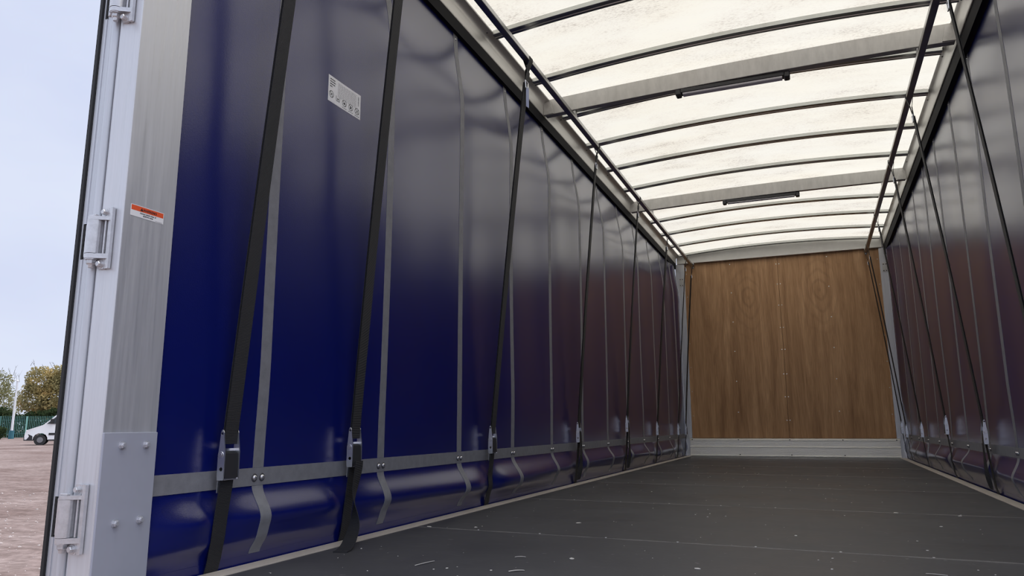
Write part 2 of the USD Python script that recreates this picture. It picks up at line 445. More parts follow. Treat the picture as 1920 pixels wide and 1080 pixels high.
part(wb, 'backing_frame', bx(0.02, 2.46, D + 0.019, D + 0.05, -0.02, 2.60), M['steel_dark'])
hx = np.linspace(-0.018, 2.442, 25)
head = Polygon([(-0.018, 2.494), (2.442, 2.494)] + [(x, 2.603 + arch(x)) for x in hx[::-1]])
m = ext([(x, z) for x, z in head.exterior.coords[:-1]], D - 0.05, D - 0.002, 'xz')
hd = thing('header_rail', 'pale metal header rail along the top of the plywood bulkhead', 'header rail')
part(hd, 'rail', m, M['white_rail'])
part(hd, 'lip', bx(0.03, 2.44, D - 0.058, D - 0.0505, 2.494, 2.503), M['white_rail'])

kp = thing('kick_plate', 'ribbed aluminium kick plate across the foot of the plywood bulkhead', 'kick plate', loc=(1.25, D - 0.03, 0))
for a, b, ribs in ((0.0, 0.108, ((0.004, 0.016),)), (0.108, 0.222, ((0.110, 0.122), (0.190, 0.197), (0.210, 0.222)))):
    prof = [(D - 0.0335, a + 0.0005), (D - 0.0335, b - 0.0005)]
    zs = [(a + 0.0005, 0)]
    for r0, r1 in ribs:
        zs += [(max(r0 - 0.003, a + 0.0006), 0), (r0, 1), (r1, 1), (min(r1 + 0.003, b - 0.0006), 0)]
    zs += [(b - 0.0005, 0)]
    zs = sorted(set(zs), key=lambda t: t[0])
    prof += [(D - 0.050 - 0.008 * h, z) for z, h in zs[::-1]]
    part(kp, 'extrusion', ext(prof, 0.045, 2.435, 'yz'), M['alu_kick'])
for x in (0.075, 0.64, 1.24, 1.83, 2.40):
    part(kp, 'bolt', dome_head((x, D - 0.050, 0.204), (0, -1, 0), 0.008, 0.006), M['washer'])
    if 0.1 < x < 2.3:
        part(kp, 'bolt', dome_head((x + 0.01, D - 0.050, 0.024), (0, -1, 0), 0.007, 0.005), M['washer'])

for s in (0, 1):
    a, b = (-0.045, 0.0735) if s == 0 else (2.4045, 2.525)
    side = ('left', 'right')[s]
    t = thing('front_corner_post', f'grey aluminium corner post between the {side} curtain and the plywood bulkhead', 'corner post', loc=((a + b) / 2, D - 0.03, 0))
    part(t, 'post', ext(chamfer([(a, D - 0.032), (b, D - 0.032), (b, D + 0.02), (a, D + 0.02)], 0.004), -0.02, 2.492, 'xy'), M['alu_post'])
    pa, pb = (0.004, 0.058) if s == 0 else (2.43, 2.482)
    br = part(t, 'bracket', bx(pa, pb, D - 0.038, D - 0.0325, 2.19, 2.305, 0.001), M['white_rail'])
    for z in (2.205, 2.285):
        for dx in (0.012, 0.040):
            part(br, 'bolt', dome_head((pa + dx, D - 0.038, z), (0, -1, 0), 0.006, 0.005), M['steel_dark'])

# cant rails with the black curtain track under them
for s in (0, 1):
    side = ('left', 'right')[s]
    if s == 0:
        pr = [(-0.028, 2.494), (-0.024, 2.500), (-0.024, 2.560), (-0.020, 2.575), (-0.010, 2.588), (0.016, 2.598), (0.018, 2.604), (-0.06, 2.622), (-0.11, 2.622), (-0.11, 2.494)]
        tr = [(-0.098, 2.428), (-0.031, 2.428), (-0.029, 2.4935), (-0.098, 2.4935)]
    else:
        pr = [(2.452, 2.494), (2.4475, 2.500), (2.4475, 2.560), (2.4445, 2.575), (2.438, 2.588), (2.427, 2.598), (2.425, 2.604), (2.49, 2.620), (2.54, 2.622), (2.54, 2.494)]
        tr = [(2.458, 2.405), (2.525, 2.405), (2.525, 2.4935), (2.458, 2.4935)]
    t = thing('cant_rail', f'aluminium roof rail running along the top of the {side} side curtain', 'roof rail', loc=(pr[0][0], 1.28, 2.494))
    part(t, 'rail', ext(pr, 1.28, D - 0.0515, 'xz'), M['alu_rail'], smooth=40)
    part(t, 'curtain_track', ext(tr, 1.445, D - 0.0515, 'xz'), M['black_track'], label='black curtain track under the rail')
    for y in np.arange(2.2, 9.6, 0.66):
        x = -0.005 if s == 0 else 2.4365
        part(t, 'rivet', dome_head((x, y, 2.589), (0, 0, -1), 0.006, 0.004), M['washer'])

# roof beams with strip lamps
ORD = ('first', 'second')
for k, (y0, dep, foot) in enumerate(((4.485, 0.052, 2.494), (7.065, 0.040, 2.497))):
    where = ('nearer', 'farther')[k]
    t = thing('roof_beam', f'{where} of the two deep aluminium roof beams', 'roof beam', loc=(CX, y0, foot))
    xs = np.linspace(-0.015, 2.44, 25)
    sk = lambda x: -0.028 * (x - CX)
    V = []
    for x in xs:
        zb, zt = foot + 0.30 * arch(x), foot + 0.109 + 0.34 * arch(x)
        y = y0 + sk(x)
        V.append([(x, y, zb + .002), (x, y + .002, zb), (x, y + dep - .002, zb), (x, y + dep, zb + .002), (x, y + dep, zt), (x, y, zt)])
    V = np.array(V)
    n, c = len(xs), 6
    i, j = np.meshgrid(np.arange(n - 1), np.arange(c), indexing='ij')
    a, b = (i * c + j).ravel(), (i * c + (j + 1) % c).ravel()
    F = np.vstack([np.stack([a, b, b + c], 1), np.stack([a, b + c, a + c], 1), [[0, z, z + 1] for z in range(1, 5)], [[(n - 1) * c, (n - 1) * c + z + 1, (n - 1) * c + z] for z in range(1, 5)]])
    mb = trimesh.Trimesh(V.reshape(-1, 3), F, process=False)
    mb.fix_normals()
    part(t, 'beam', mb, M['alu_beam'])
    for s, x in ((0, -0.022), (1, 2.4455)):
        sg = 1 if s == 0 else -1
        y = y0 + sk(x)
        part(t, 'end_bracket', ext([(x, foot + .002), (x + sg * 0.07, foot + .006), (x + sg * 0.05, 2.585), (x, 2.585)], y - 0.007, y - 0.0005, 'xz'), M['alu_rail'])
    L = thing('strip_lamp', f'dark unlit strip lamp under the {where} roof beam', 'lamp', loc=(1.227, y0 + 0.02, foot - 0.01))
    x0, x1 = 0.895, 1.555
    zt = foot + 0.010
    yc = y0 + dep / 2 + (0.012 if k == 0 else 0.006)
    wd = 0.030 if k == 0 else 0.022
    hgt = 0.022 if k == 0 else 0.026
    zt -= hgt
    part(L, 'housing', ext(chamfer([(yc - wd, zt), (yc + wd, zt), (yc + wd, zt + hgt + .004), (yc - wd, zt + hgt + .004)], 0.004), x0 + .02, x1 - .02, 'yz'), M['lamp_body'])
    for dy in (-0.45, 0.45):
        part(L, 'lens', cyl((x0 + .03, yc + dy * wd, zt - .002), (x1 - .03, yc + dy * wd, zt - .002), .36 * wd, 20), M['lamp_lens'])
    for xa, xb in ((x0 - 0.015, x0 + 0.02), (x1 - 0.02, x1 + 0.015)):
        part(L, 'end_cap', bx(xa, xb, yc - wd * 1.05, yc + wd * 1.05, zt - 0.014, zt + hgt + .004, 0.006), M['lamp_body'])

# roof bows
bows = [1.70, 2.30, 2.92, 3.545, 4.185, 4.795, 5.405, 6.020, 6.640, 7.870, 8.470, 9.100, 9.670]
names = {0: 'slim arched roof bow right above the open rear end', 1: 'second slim arched roof bow in from the open rear end', 2: 'third slim arched roof bow in from the open rear end',
         3: 'slim arched roof bow two places before the nearer roof beam', 4: 'slim arched roof bow just before the nearer roof beam', 5: 'slim arched roof bow tight behind the nearer roof beam and its lamp',
         6: 'second slim arched roof bow behind the nearer roof beam', 7: 'slim arched roof bow two places before the farther roof beam', 8: 'slim arched roof bow just before the farther roof beam',
         9: 'slim arched roof bow just behind the farther roof beam', 10: 'second slim arched roof bow behind the farther roof beam', 11: 'slim arched roof bow second from the plywood bulkhead',
         12: 'slim arched roof bow right at the header of the plywood bulkhead'}
bs = [(-.030, .003), (-.027, 0), (-.008, 0), (-.006, .004), (.006, .004), (.008, 0), (.027, 0), (.030, .003), (.030, .026), (.027, .029), (-.027, .029), (-.030, .026)]
for k, y in enumerate(bows):
    xs = np.linspace(0.0195, 2.4235, 33)
    dz = 1.0 if k != 12 else 0.9
    path = np.stack([xs, y - 0.022 * (xs - CX), 2.579 + arch(xs)], 1)
    A, B = np.tile([0, 1.0, 0], (33, 1)), np.tile([0, 0, 1.0], (33, 1))
    solo('roof_bow', sweep(bs, path, A, B), M['alu_bow'], names[k], 'roof bow', group='slim roof bows', smooth=25)

# strap rails
for s in (0, 1):
    a, b = (0.1715, 0.2085) if s == 0 else (2.2435, 2.2805)
    side = ('left', 'right')[s]
    t = thing('strap_rail', f'long square tube under the roof that carries the straps of the {side} curtain', 'strap rail', loc=((a + b) / 2, 1.35, 2.43))
    part(t, 'tube', ext(chamfer([(a, 2.43), (b, 2.43), (b, 2.461), (a, 2.461)], 0.005), 1.35, D - 0.06, 'xz'), M['tie'], smooth=50)
    for y in (4.51, 7.085):
        yy = y - 0.028 * ((a + b) / 2 - CX)
        part(t, 'hanger', bx((a + b) / 2 - .014, (a + b) / 2 + .014, yy - .016, yy + .016, 2.4605, 2.4985), M['tie'])
    part(t, 'end_bracket', bx(a + .004, b - .004, D - 0.062, D - 0.051, 2.415, 2.50, 0.001), M['tie'])
    part(t, 'end_bolt', hexagon(((a + b) / 2, D - 0.08, 2.43), (0, 0, -1), 0.009, 0.008), M['rivet'])

# ------------------------------------------------------------------ straps (positions also shape the curtains)
# side, y at buckle, y at rail, z of the buckle's middle, label
LS = [(1.668, 1.715, 0.308), (2.285, 2.303, 0.312), (3.515, 3.655, 0.314), (5.005, 5.10, 0.335), (6.443, 6.50, 0.392), (7.765, 7.93, 0.346), (9.026, 9.16, 0.33), (9.555, 9.64, 0.326)]
RS = [(3.66, 3.64, 0.33), (4.992, 5.03, 0.335), (6.350, 6.320, 0.372), (7.80, 7.945, 0.328), (9.09, 9.35, 0.304), (9.53, 9.66, 0.340)]
ZL = ['black webbing strap nearest the aluminium post, the widest looking of all', 'black strap whose loose tail lies twisted on the floor edge, right of the pictogram label',
      'third black strap along the left curtain, with a pale blue tag near its top', 'fourth black strap along the left curtain, counted from the aluminium post',
      'fifth black strap along the left curtain, its buckle sitting highest', 'sixth black strap along the left curtain, counted from the aluminium post',
      'seventh black strap along the left curtain, last but one before the bulkhead', 'last black strap of the left curtain, against the corner post of the bulkhead']
ZR = ['black strap that leaves the picture at the right edge, nearest on the right curtain', 'second black strap along the right curtain, with the largest visible bright buckle',
      'third black strap along the right curtain, its buckle higher than its neighbours', 'fourth black strap along the right curtain, counted from the right edge',
      'fifth black strap along the right curtain, looking doubled before the corner post', 'last thin black strap of the right curtain, nearest the bulkhead']


# ------------------------------------------------------------------ side curtains
def sstep(t):
    t = np.clip(t, 0, 1)
    return t * t * (3 - 2 * t)


def inward(s, y, z):
    """How far the curtain's inner face stands inward of its hanging plane."""
    y, z = np.asarray(y, float), np.asarray(z, float)
    st = LS if s == 0 else RS
    dip = np.zeros_like(y)
    for k, (yb, yt, zb) in enumerate(st):
        dip = np.maximum(dip, (0.8 if k < 3 and s == 0 else 1.0) * np.exp(-((y - yb) / ((0.07 if k < 3 and s == 0 else 0.10) + 0.012 * k)) ** 2))
    amp = (0.047 + 0.010 * np.sin(y * 2.1 + s)) * (1 - 0.70 * dip)
    amp = amp * (1 - 0.6 * sstep((y - 9.0) / 0.5)) * sstep((y - 1.36) / 0.25)
    t = np.clip((z - 0.015) / (0.225 - 0.015), 0, 1)
    crest = 0.52 + 0.06 * np.sin(y * 1.3)
    lobe = np.where(t < crest, sstep(t / crest), 1 - sstep((t - crest) / (1 - crest)) ** 0.9)
    fold = 0.006 * np.sin(np.pi * np.clip((t - 0.02) / 0.5, 0, 1)) ** 2 * np.sin(9 * t + 3.0 * y)
    low = amp * lobe + fold * (t < 1) * (amp > 0.004)
    up = sstep((z - 0.27) / 0.35)
    top = 1 - 0.9 * sstep((z - 2.0) / 0.40)
    ph = (y - 1.84) / 0.686 * 2 * np.pi
    wav = 0.0035 * np.cos(ph) + 0.010 * (meshkit.noise(np.stack([y * 2.6 + 31 * s, z * 0.45, 0 * y], -1), 3) - 0.5) + 0.014 * (meshkit.noise(np.stack([y * 1.1 + 7 * s, z * 0.8, 0 * y + 4], -1), 5) - 0.5)
    far = 0.03 * np.exp(-((y - 9.45) / 0.22) ** 2) * sstep((z - 0.3) / 0.5)
    return low + up * top * wav + far


def curtain_x(s, y, z, off=0.0):
    y, z = np.broadcast_arrays(np.asarray(y, float), np.asarray(z, float))
    d = inward(s, y, z) + off
    lean = sstep((z - 1.98) / 0.44)
    return (-0.010 - 0.042 * lean + d) if s == 0 else (2.492 - 0.004 * lean - d)


SGN = (1, -1)
zg = np.unique(np.concatenate([np.linspace(-0.16, 0.0, 3), np.linspace(0.0, 0.30, 37), np.linspace(0.30, 2.435, 44)]))
TAPES = [[1.838, 2.526, 3.213, 3.884, 4.548, 5.236, 5.927, 6.608, 7.278, 7.961, 8.641, 9.25],
         [1.76, 2.45, 3.12, 3.79, 4.47, 5.12, 5.80, 6.444, 7.075, 7.75, 8.42, 9.08]]


def strip(s, ya, yb, za, zb, ny, nz, off=0.0009, thick=0.0016):
    yv, zv = np.linspace(ya, yb, ny), np.linspace(za, zb, nz)
    Y, Z = np.meshgrid(yv, zv, indexing='ij')
    Pp = np.stack([curtain_x(s, Y, Z, off), Y, Z], -1)
    return sheet(Pp, np.tile([SGN[s], 0, 0], (*Y.shape, 1)).astype(float), thick)


for s in (0, 1):
    side = ('left', 'right')[s]
    lab = 'glossy dark blue plastic side curtain with grey tapes and a pictogram label' if s == 0 else 'glossy dark blue plastic side curtain at the right edge, without any label'
    t = thing('side_curtain', lab, 'curtain', loc=((-0.012, 2.492)[s], 1.36, 0))
    yv = np.linspace(1.4415, D - 0.036, 230)
    Y, Z = np.meshgrid(yv, np.minimum(zg, zg - (zg > 2.3) * (zg - 2.3) / 0.135 * (2.435 - (2.427, 2.404)[s])), indexing='ij')
    Pp = np.stack([curtain_x(s, Y, Z), Y, Z], -1)
    part(t, 'sheet', sheet(Pp, np.tile([SGN[s], 0, 0], (*Y.shape, 1)).astype(float), 0.0018), M['curtain'], smooth=60)
    part(t, 'hem_tape', strip(s, 1.4415, D - 0.06, 0.222, 0.274, 190, 4, 0.0022, 0.0022), M['tape'], smooth=60)
    part(t, 'weld_line', strip(s, 1.4415, D - 0.06, 0.0235, 0.0265, 190, 2, 0.0007, 0.001), M['curtain'], smooth=60)
    for y in TAPES[s]:
        part(t, 'vertical_tape', strip(s, y - 0.0235, y + 0.0235, 0.2745, 2.426 if s == 0 else 2.403, 4, 40), M['tape'], smooth=60)
        if y < 9.2:
            part(t, 'lower_tape', strip(s, y - 0.0235, y + 0.0235, 0.028, 0.2215, 4, 30, 0.0014), M['tape'], smooth=60)
            for dy in (-0.0165, 0.0165):
                x = float(curtain_x(s, y + dy, 0.245, 0.0025))
                n = (SGN[s], 0, 0)
                rv = part(t, 'rivet', dome_head((x, y + dy, 0.245), n, 0.0085, 0.0075), M['rivet'])
                part(rv, 'washer', cyl((x - 0.001 * SGN[s], y + dy, 0.245), (x + 0.0015 * SGN[s], y + dy, 0.245), 0.0135, 20, 0.0115), M['washer'])
        x = float(curtain_x(s, y, 2.40 if s == 0 else 2.385, 0.001))
        part(t, 'roller_rivet', dome_head((x, y, 2.40 if s == 0 else 2.385), (SGN[s], 0, 0), 0.006, 0.004), M['rivet'])


# ------------------------------------------------------------------ straps
def strap(s, k, yb, yt, zb, label):
    sg = SGN[s]
    X = lambda d: (d if s == 0 else W - d)                     # distance inward from the floor edge
    xr = 0.19 if s == 0 else 2.262
    xb = X(0.030)
    t = thing('load_strap', label, 'strap', group='black straps on the %s curtain' % ('left', 'right')[s], loc=(xb, yb, 0))
    ztop, zbt, zbb = 2.43, zb + 0.070, zb - 0.058
    # webbing down from the rail
    hook_z = 2.30 if not (s == 0 and k < 2) else 2.40
    f = lambda z: np.array([xb + (xr - xb) * (z - zb) / (ztop - zb), yb + (yt - yb) * (z - zb) / (ztop - zb), z])
    p0, p1 = f(hook_z), f(zb + 0.040)
    n = 14
    pts = np.array([p0 + (p1 - p0) * q for q in np.linspace(0, 1, n)])
    pts[:, 0] -= sg * 0.006 * np.sin(np.linspace(0, np.pi, n))
    tw = rng.uniform(-0.12, 0.12)
    sd = np.stack([np.sin(tw * np.linspace(1, 0.2, n)), np.cos(tw * np.linspace(1, 0.2, n)), 0 * pts[:, 0]], 1)
    part(t, 'webbing', ribbon(pts, sd, 0.050, 0.0022), M['web'])
    back = pts.copy()
    back[:, 0] -= sg * 0.0045
    back[:, 1] -= 0.0035
    part(t, 'second_webbing', ribbon(back, sd, 0.048, 0.0018), M['web'])
    # loop over the rail
    if hook_z < 2.4:
        top = f(2.43)
        lp = [p0 + [0, 0, 0.0], p0 * 0.45 + top * 0.55 + [sg * 0.006, 0.004, 0], [xr - 0.0205, top[1], 2.44], [xr - 0.0205, top[1], 2.456], [xr - 0.012, top[1], 2.4635], [xr + 0.012, top[1], 2.4635], [xr + 0.0205, top[1], 2.456], [xr + 0.0205, top[1], 2.44], p0 * 0.45 + top * 0.55 + [-sg * 0.004, 0.002, 0], p0 + [0.002, 0.0, 0.002]]
        lp = np.array(lp)
        part(t, 'top_loop', ribbon(lp, np.tile([0, 1.0, 0], (len(lp), 1)), 0.024 if k not in (2,) or s else 0.046, 0.002), M['web'])
        hk = [p0 + [sg * .004, -0.022, 0.012], p0 + [sg * .004, 0.022, 0.012], p0 + [sg * .004, 0.014, -0.03], p0 + [sg * .004, -0.014, -0.03]]
        part(t, 'top_hook', cat(*[cyl(hk[q], hk[(q + 1) % 4], 0.0035, 8) for q in range(4)]), M['zinc'])
    else:
        top = f(2.42)
        lp = np.array([top + [0, 0, -0.02], [xr - 0.0205, top[1], 2.436], [xr - 0.0205, top[1], 2.456], [xr - 0.012, top[1], 2.4635], [xr + 0.012, top[1], 2.4635], [xr + 0.0205, top[1], 2.456], [xr + 0.0205, top[1], 2.436], top + [0.002, 0, -0.02]])
        part(t, 'top_loop', ribbon(lp, np.tile([0, 1.0, 0], (len(lp), 1)), 0.05, 0.002), M['web'])
    if s == 0 and k == 2:
        a = f(2.30)
        part(t, 'tag', ribbon(np.array([a + [0.006, 0.006, -0.02 - q * 0.03] for q in range(5)]), np.tile([0.2, 1, 0], (5, 1)), 0.030, 0.0008), M['tag_blue'], label='pale blue tag')
    # buckle: two cheek plates, cross bars, cam lever
    X0_ = X
    X = lambda d: X0_(0.021 + (d - 0.021) * 0.66)
    y0, y1 = yb - 0.0265, yb + 0.0265
    bk = part(t, 'buckle', cat(bx(min(X(.0245), X(.0275)), max(X(.0245), X(.0275)), y0, y1, zbb, zb + 0.028), bx(min(X(.0275), X(.052)), max(X(.0275), X(.052)), y0, y1, zbb, zbb + 0.0060, 0.0012)), M['zinc'])
    ck = [(.022, zbb), (.054, zbb), (.056, zbb + .004), (.056, zb + .02), (.050, zb + .045), (.045, zb + .072), (.040, zb + .080), (.034, zb + .080), (.030, zb + .072), (.024, zb + .030), (.020, zb + .010), (.020, zbb + .01)]
    outline = Polygon([(X(a), b) for a, b in ck]).buffer(-0.001).buffer(0.001)
    for hp, hr in ((((.0365), zb + .069), .0042), (((.040), zb - .028), .0055)):
        outline = outline.difference(Point(X(hp[0]), hp[1]).buffer(hr, quad_segs=4))
    for ya in (y0 - 0.0034, y1):
        part(bk, 'cheek_plate', ext(outline, ya, ya + 0.0034, 'xz'), M['zinc'])
    part(bk, 'cam_pin', cat(cyl((X(.036), y0 - .0065, zb + .012), (X(.036), y1 + .0065, zb + .012), .0048, 14), cyl((X(.036), y0 - .0055, zb + .012), (X(.036), y0 - .0024, zb + .012), .0085, 14, .0095)), M['rivet'])
    lv = [(.048, zb + .014), (.0525, zb + .014), (.057, zbb + .006), (.052, zbb + .006)]
    part(bk, 'lever', ext([(X(a), b) for a, b in lv], y0 + .002, y1 - .002, 'xz'), M['steel_dark'])
    part(bk, 'lever_tongue', ext([(X(.023), zbb - .002), (X(.0265), zbb - .002), (X(.024), zbb - .034), (X(.021), zbb - .034)], y0 - .002, y0 + .006, 'xz'), M['zinc'])
    wp = np.array([[X(.0285), yb, zb + .020], [X(.036), yb, zb + .019], [X(.046), yb, zb + .016], [X(.0495), yb, zb + .008], [X(.0510), yb, zb - .02], [X(.0505), yb, zbb + .005]])
    part(t, 'wrapped_webbing', ribbon(wp, np.tile([0, 1.0, 0], (len(wp), 1)), 0.0485, 0.0026), M['web'])
    X = X0_
    # webbing from the buckle to the floor edge
    lz = np.linspace(zbb + .012, -.05, 22)
    ld = np.interp(lz, [-.05, 0.0, 0.03, zbb], [-.0058, -.0042, .006, .030])
    ly = yb - 0.006 * np.linspace(0, 1, 22)
    ld = np.where(lz > 0.012, np.maximum(ld, np.max([inward(s, ly + o, lz) for o in (-.026, 0, .026)], axis=0) - (.006 if s == 0 else .0) + 0.0005), ld)
    ld[1:-1] = (ld[:-2] + 2 * ld[1:-1] + ld[2:]) / 4
    lw = np.stack([ld if s == 0 else W - ld, ly, lz], 1)
    part(t, 'lower_webbing', ribbon(lw, np.tile([0, 1.0, 0], (22, 1)), 0.050, 0.0022), M['web'])
    # loose tail
    if s == 0 and k == 1:
        tl = np.array([[X(.056), yb - .004, zbb + .02, 90], [X(.050), yb - .010, .20, 98], [X(.050), yb - .018, .15, 116], [X(.058), yb - .024, .11, 140], [X(.074), yb - .046, .07, 166], [X(.096), yb - .095, .035, 184], [X(.118), yb - .150, .012, 193], [X(.136), yb - .215, .0022, 198]])
        tl = resample(tl, 40)
        a = np.radians(tl[:, 3])
        part(t, 'loose_tail', ribbon(tl[:, :3], np.stack([np.cos(a), np.sin(a), 0 * a], 1), 0.047, 0.0022), M['web'], label='loose tail end twisting down onto the floor')
    elif (s, k) in ((0, 3), (0, 4), (1, 1)):
        e = 0.03
        tl = np.array([[X(.046), yb, zbb + .006, 90], [X(.046), yb - .006, .19, 86], [X(.046), yb - .016, .13, 76], [X(.044), yb - .028 - e * .1, .09, 70], [X(.040), yb - .036 - e * .2, .055, 75], [X(.036), yb - .040 - e * .3, .03, 82]])
        tl = resample(tl, 24)
        a = np.radians(tl[:, 3])
        part(t, 'loose_tail', ribbon(tl[:, :3], np.stack([sg * np.cos(a), np.sin(a), 0 * a], 1), 0.046, 0.002), M['web'])


for k, (a, b, z) in enumerate(LS):
    strap(0, k, a, b, z, ZL[k])
for k, (a, b, z) in enumerate(RS):
    strap(1, k, a, b, z, ZR[k])

# ------------------------------------------------------------------ rear corner post, plate, door edge and hinges
t = thing('rear_corner_post', 'brushed aluminium rear corner post carrying the hinges and the orange sticker', 'corner post', loc=(-0.04, 1.36, -0.2))
pp = [(0.0, 1.4405), (0.0, 1.2885), (-0.001, 1.2855), (-0.0035, 1.284), (-0.010, 1.2845), (-0.020, 1.2865), (-0.032, 1.2872), (-0.044, 1.2855), (-0.052, 1.2838), (-0.060, 1.2820), (-0.068, 1.2815), (-0.0745, 1.2830), (-0.0785, 1.2870), (-0.0795, 1.295), (-0.0795, 1.34), (-0.03, 1.36), (-0.03, 1.4405)]
part(t, 'post', ext(pp, -0.20, 2.492, 'xy'), M['alu_post'], smooth=35)
pl = part(t, 'reinforcing_plate', bx(0.0003, 0.0065, 1.2835, 1.4395, -0.20, 0.3835, 0.0012), M['plate'], label='grey painted steel plate with four bolts')
for y, z in ((1.335, 0.353), (1.405, 0.353), (1.334, 0.171), (1.404, 0.172)):
    part(pl, 'bolt', cat(hexagon((0.0066, y, z), (1, 0, 0), 0.0078, 0.0085), cyl((0.0066, y, z), (0.0175, y, z), 0.0046, 14)), M['bolt'])

d = thing('door_1', 'rear door swung right round, its aluminium hinge edge and black seal seen end on', kind='structure', loc=(-0.13, 1.29, -0.1))
de = [(-0.1495, 1.2885), (-0.136, 1.2885), (-0.136, 1.2865), (-0.1335, 1.2865), (-0.1335, 1.2885), (-0.1105, 1.2885), (-0.1105, 1.33), (-0.1495, 1.33)]
part(d, 'edge_profile', ext(de, -0.16, 2.58, 'xy'), M['alu_door'])
part(d, 'edge_tube', cyl((-0.0965, 1.2895, -0.16), (-0.0965, 1.2895, 2.58), 0.0128, 32), M['alu_door'], smooth=40)
part(d, 'panel', bx(-0.148, -0.110, 1.3305, 2.52, -0.16, 2.58, 0.002), M['alu_door'])
sl = []
for z0 in np.arange(-0.16, 2.56, 0.06):
    j = 0.0012 * (meshkit.noise(np.array([z0 * 3.0, 0, 0]), 9) - 0.5)
    sl.append((-0.1655 + j, z0))
ss = np.array(sl)
path = np.stack([ss[:, 0] + 0.0078, 0 * ss[:, 0] + 1.292, ss[:, 1]], 1)
part(d, 'rubber_seal', sweep([(-.0078, -.006), (-.004, -.009), (.006, -.009), (.0076, -.004), (.0076, .03), (-.0078, .03)], path, np.tile([1.0, 0, 0], (len(path), 1)), np.tile([0, 1.0, 0], (len(path), 1))), M['seal'], label='black rubber door seal')

HZ = [(0.862, 'middle cast metal hinge, level with the orange sticker'), (0.184, 'lowest cast metal hinge, beside the bolted grey plate'), (1.532, 'topmost cast metal hinge, cut off by the upper edge of the picture')]
for zc, lab in HZ:
    h = thing('door_hinge', lab, 'hinge', loc=(-0.075, 1.27, zc))
    g = [(-0.0405, zc - .078), (-0.0290, zc - .078), (-0.0290, zc + .080), (-0.0405, zc + .080)]
    ear = lambda z0, z1: ext(chamfer([(-0.0640, z0), (-0.0410, z0), (-0.0410, z1), (-0.0640, z1)], 0.004), 1.2765, 1.2835, 'xz')
    br = part(h, 'bracket', cat(
        ext(chamfer(g, 0.002), 1.2765, 1.2850, 'xz'), ear(zc - .078, zc - .050), ear(zc + .055, zc + .080),
        bx(-0.0495, -0.0445, 1.2730, 1.2835, zc - .040, zc + .046, 0.001)), M['cast'], smooth=35)
    for za, zb_ in ((zc + .046, zc + .0555), (zc - .0525, zc - .0405)):
        lug = Polygon([(-0.0330, 1.2765), (-0.0330, 1.2825), (-0.060, 1.2825), (-0.0755, 1.2870), (-0.0755, 1.2510)]).union(Point(-0.0755, 1.2690).buffer(0.0180)).buffer(0)
        part(br, 'lug', ext(lug.simplify(0.0003), za, zb_, 'xy'), M['cast'], smooth=35)
    lf = part(h, 'door_leaf', cat(bx(-0.1290, -0.0950, 1.2840, 1.2885, zc - .0395, zc + .0455, 0.001), bx(-0.1210, -0.1160, 1.2810, 1.2845, zc - .0395, zc + .0455, 0.001)), M['cast'])
    part(lf, 'recess', bx(-0.1405, -0.1330, 1.2860, 1.2893, zc - .044, zc + .049), M['hole'])
    part(h, 'barrel', cat(cyl((-0.0755, 1.2690, zc - .0395), (-0.0755, 1.2690, zc + .0455), 0.0188, 32), bx(-0.0945, -0.078, 1.2700, 1.2850, zc - .0395, zc + .0455, 0.002)), M['cast'], smooth=35)
    part(h, 'pin_head', bx(-0.086, -0.062, 1.2560, 1.2660, zc + .0555, zc + .0600, 0.001), M['cast'])
    part(h, 'pin_nut', cat(hexagon((-0.0755, 1.2670, zc - .0530), (0, 0, -1), 0.0115, 0.014), cyl((-0.0755, 1.2670, zc - .066), (-0.0755, 1.2670, zc - .075), 0.0078, 14, 0.006)), M['cast'])
    part(h, 'bolt', hexagon((-0.0535, 1.2765, zc + .068), (0, -1, 0), 0.0072, 0.009), M['cast'])
    part(h, 'bolt', hexagon((-0.0535, 1.2765, zc - .066), (0, -1, 0), 0.0080, 0.010), M['cast'])

# ------------------------------------------------------------------ stickers
def txt(s, h, bold=False):
    return meshkit.text_mesh(s, h, 0.0003, bold)


def place(m, x, y, z, cx=True):
    if cx:
        m.apply_translation((-(m.bounds[0][0] + m.bounds[1][0]) / 2, 0, 0))
    return frame_yz(m, x, y, z)


st = thing('warning_sticker', 'small white sticker with an orange warning band on the aluminium post', 'sticker', loc=(0.0002, 1.355, 0.938))
YA, YB, ZA, ZB = 1.3035, 1.4065, 0.9255, 0.9555
zo = 0.9410
part(st, 'sheet', bx(0.0001, 0.0006, YA, YB, ZA, ZB), M['label_white'])
part(st, 'orange_band', bx(0.0006, 0.0008, YA + .0018, YB - .0018, zo, ZB - .0015), M['label_orange'])
part(st, 'word_warning', place(txt('WARNING', 0.0062, True), 0.0008, (YA + YB) / 2 + .007, zo + .0030), M['ink'])
tri = Polygon([(-.0048, 0), (.0048, 0), (0, .0082)]).difference(sbox(-.0005, .0026, .0005, .0056)).difference(sbox(-.0005, .0011, .0005, .0019))
part(st, 'triangle', frame_yz(flat(tri, .0003), 0.0008, (YA + YB) / 2 - .0185, zo + .0022), M['ink'])
part(st, 'line_text', place(txt('Always stand clear of', 0.0036, True), 0.0006, (YA + YB) / 2 + .002, 0.9352), M['ink'])
part(st, 'line_text', place(txt('platform area', 0.0036, True), 0.0006, (YA + YB) / 2 + .002, 0.9298), M['ink'])
part(st, 'small_print', frame_yz(flat(sbox(0, 0, .022, .0007), .0003), 0.0006, YB - .026, ZA + .0018), M['ink_grey'])

cl = thing('care_label', 'white printed care label with round pictograms on the left blue curtain', 'label', loc=(-0.03, 2.19, 1.62))
YA, YB, ZA, ZB = 2.100, 2.304, 1.578, 1.680
cxl = float(np.max(curtain_x(0, np.linspace(YA, YB, 9)[:, None], np.linspace(ZA, ZB, 5)[None, :], 0.0)))


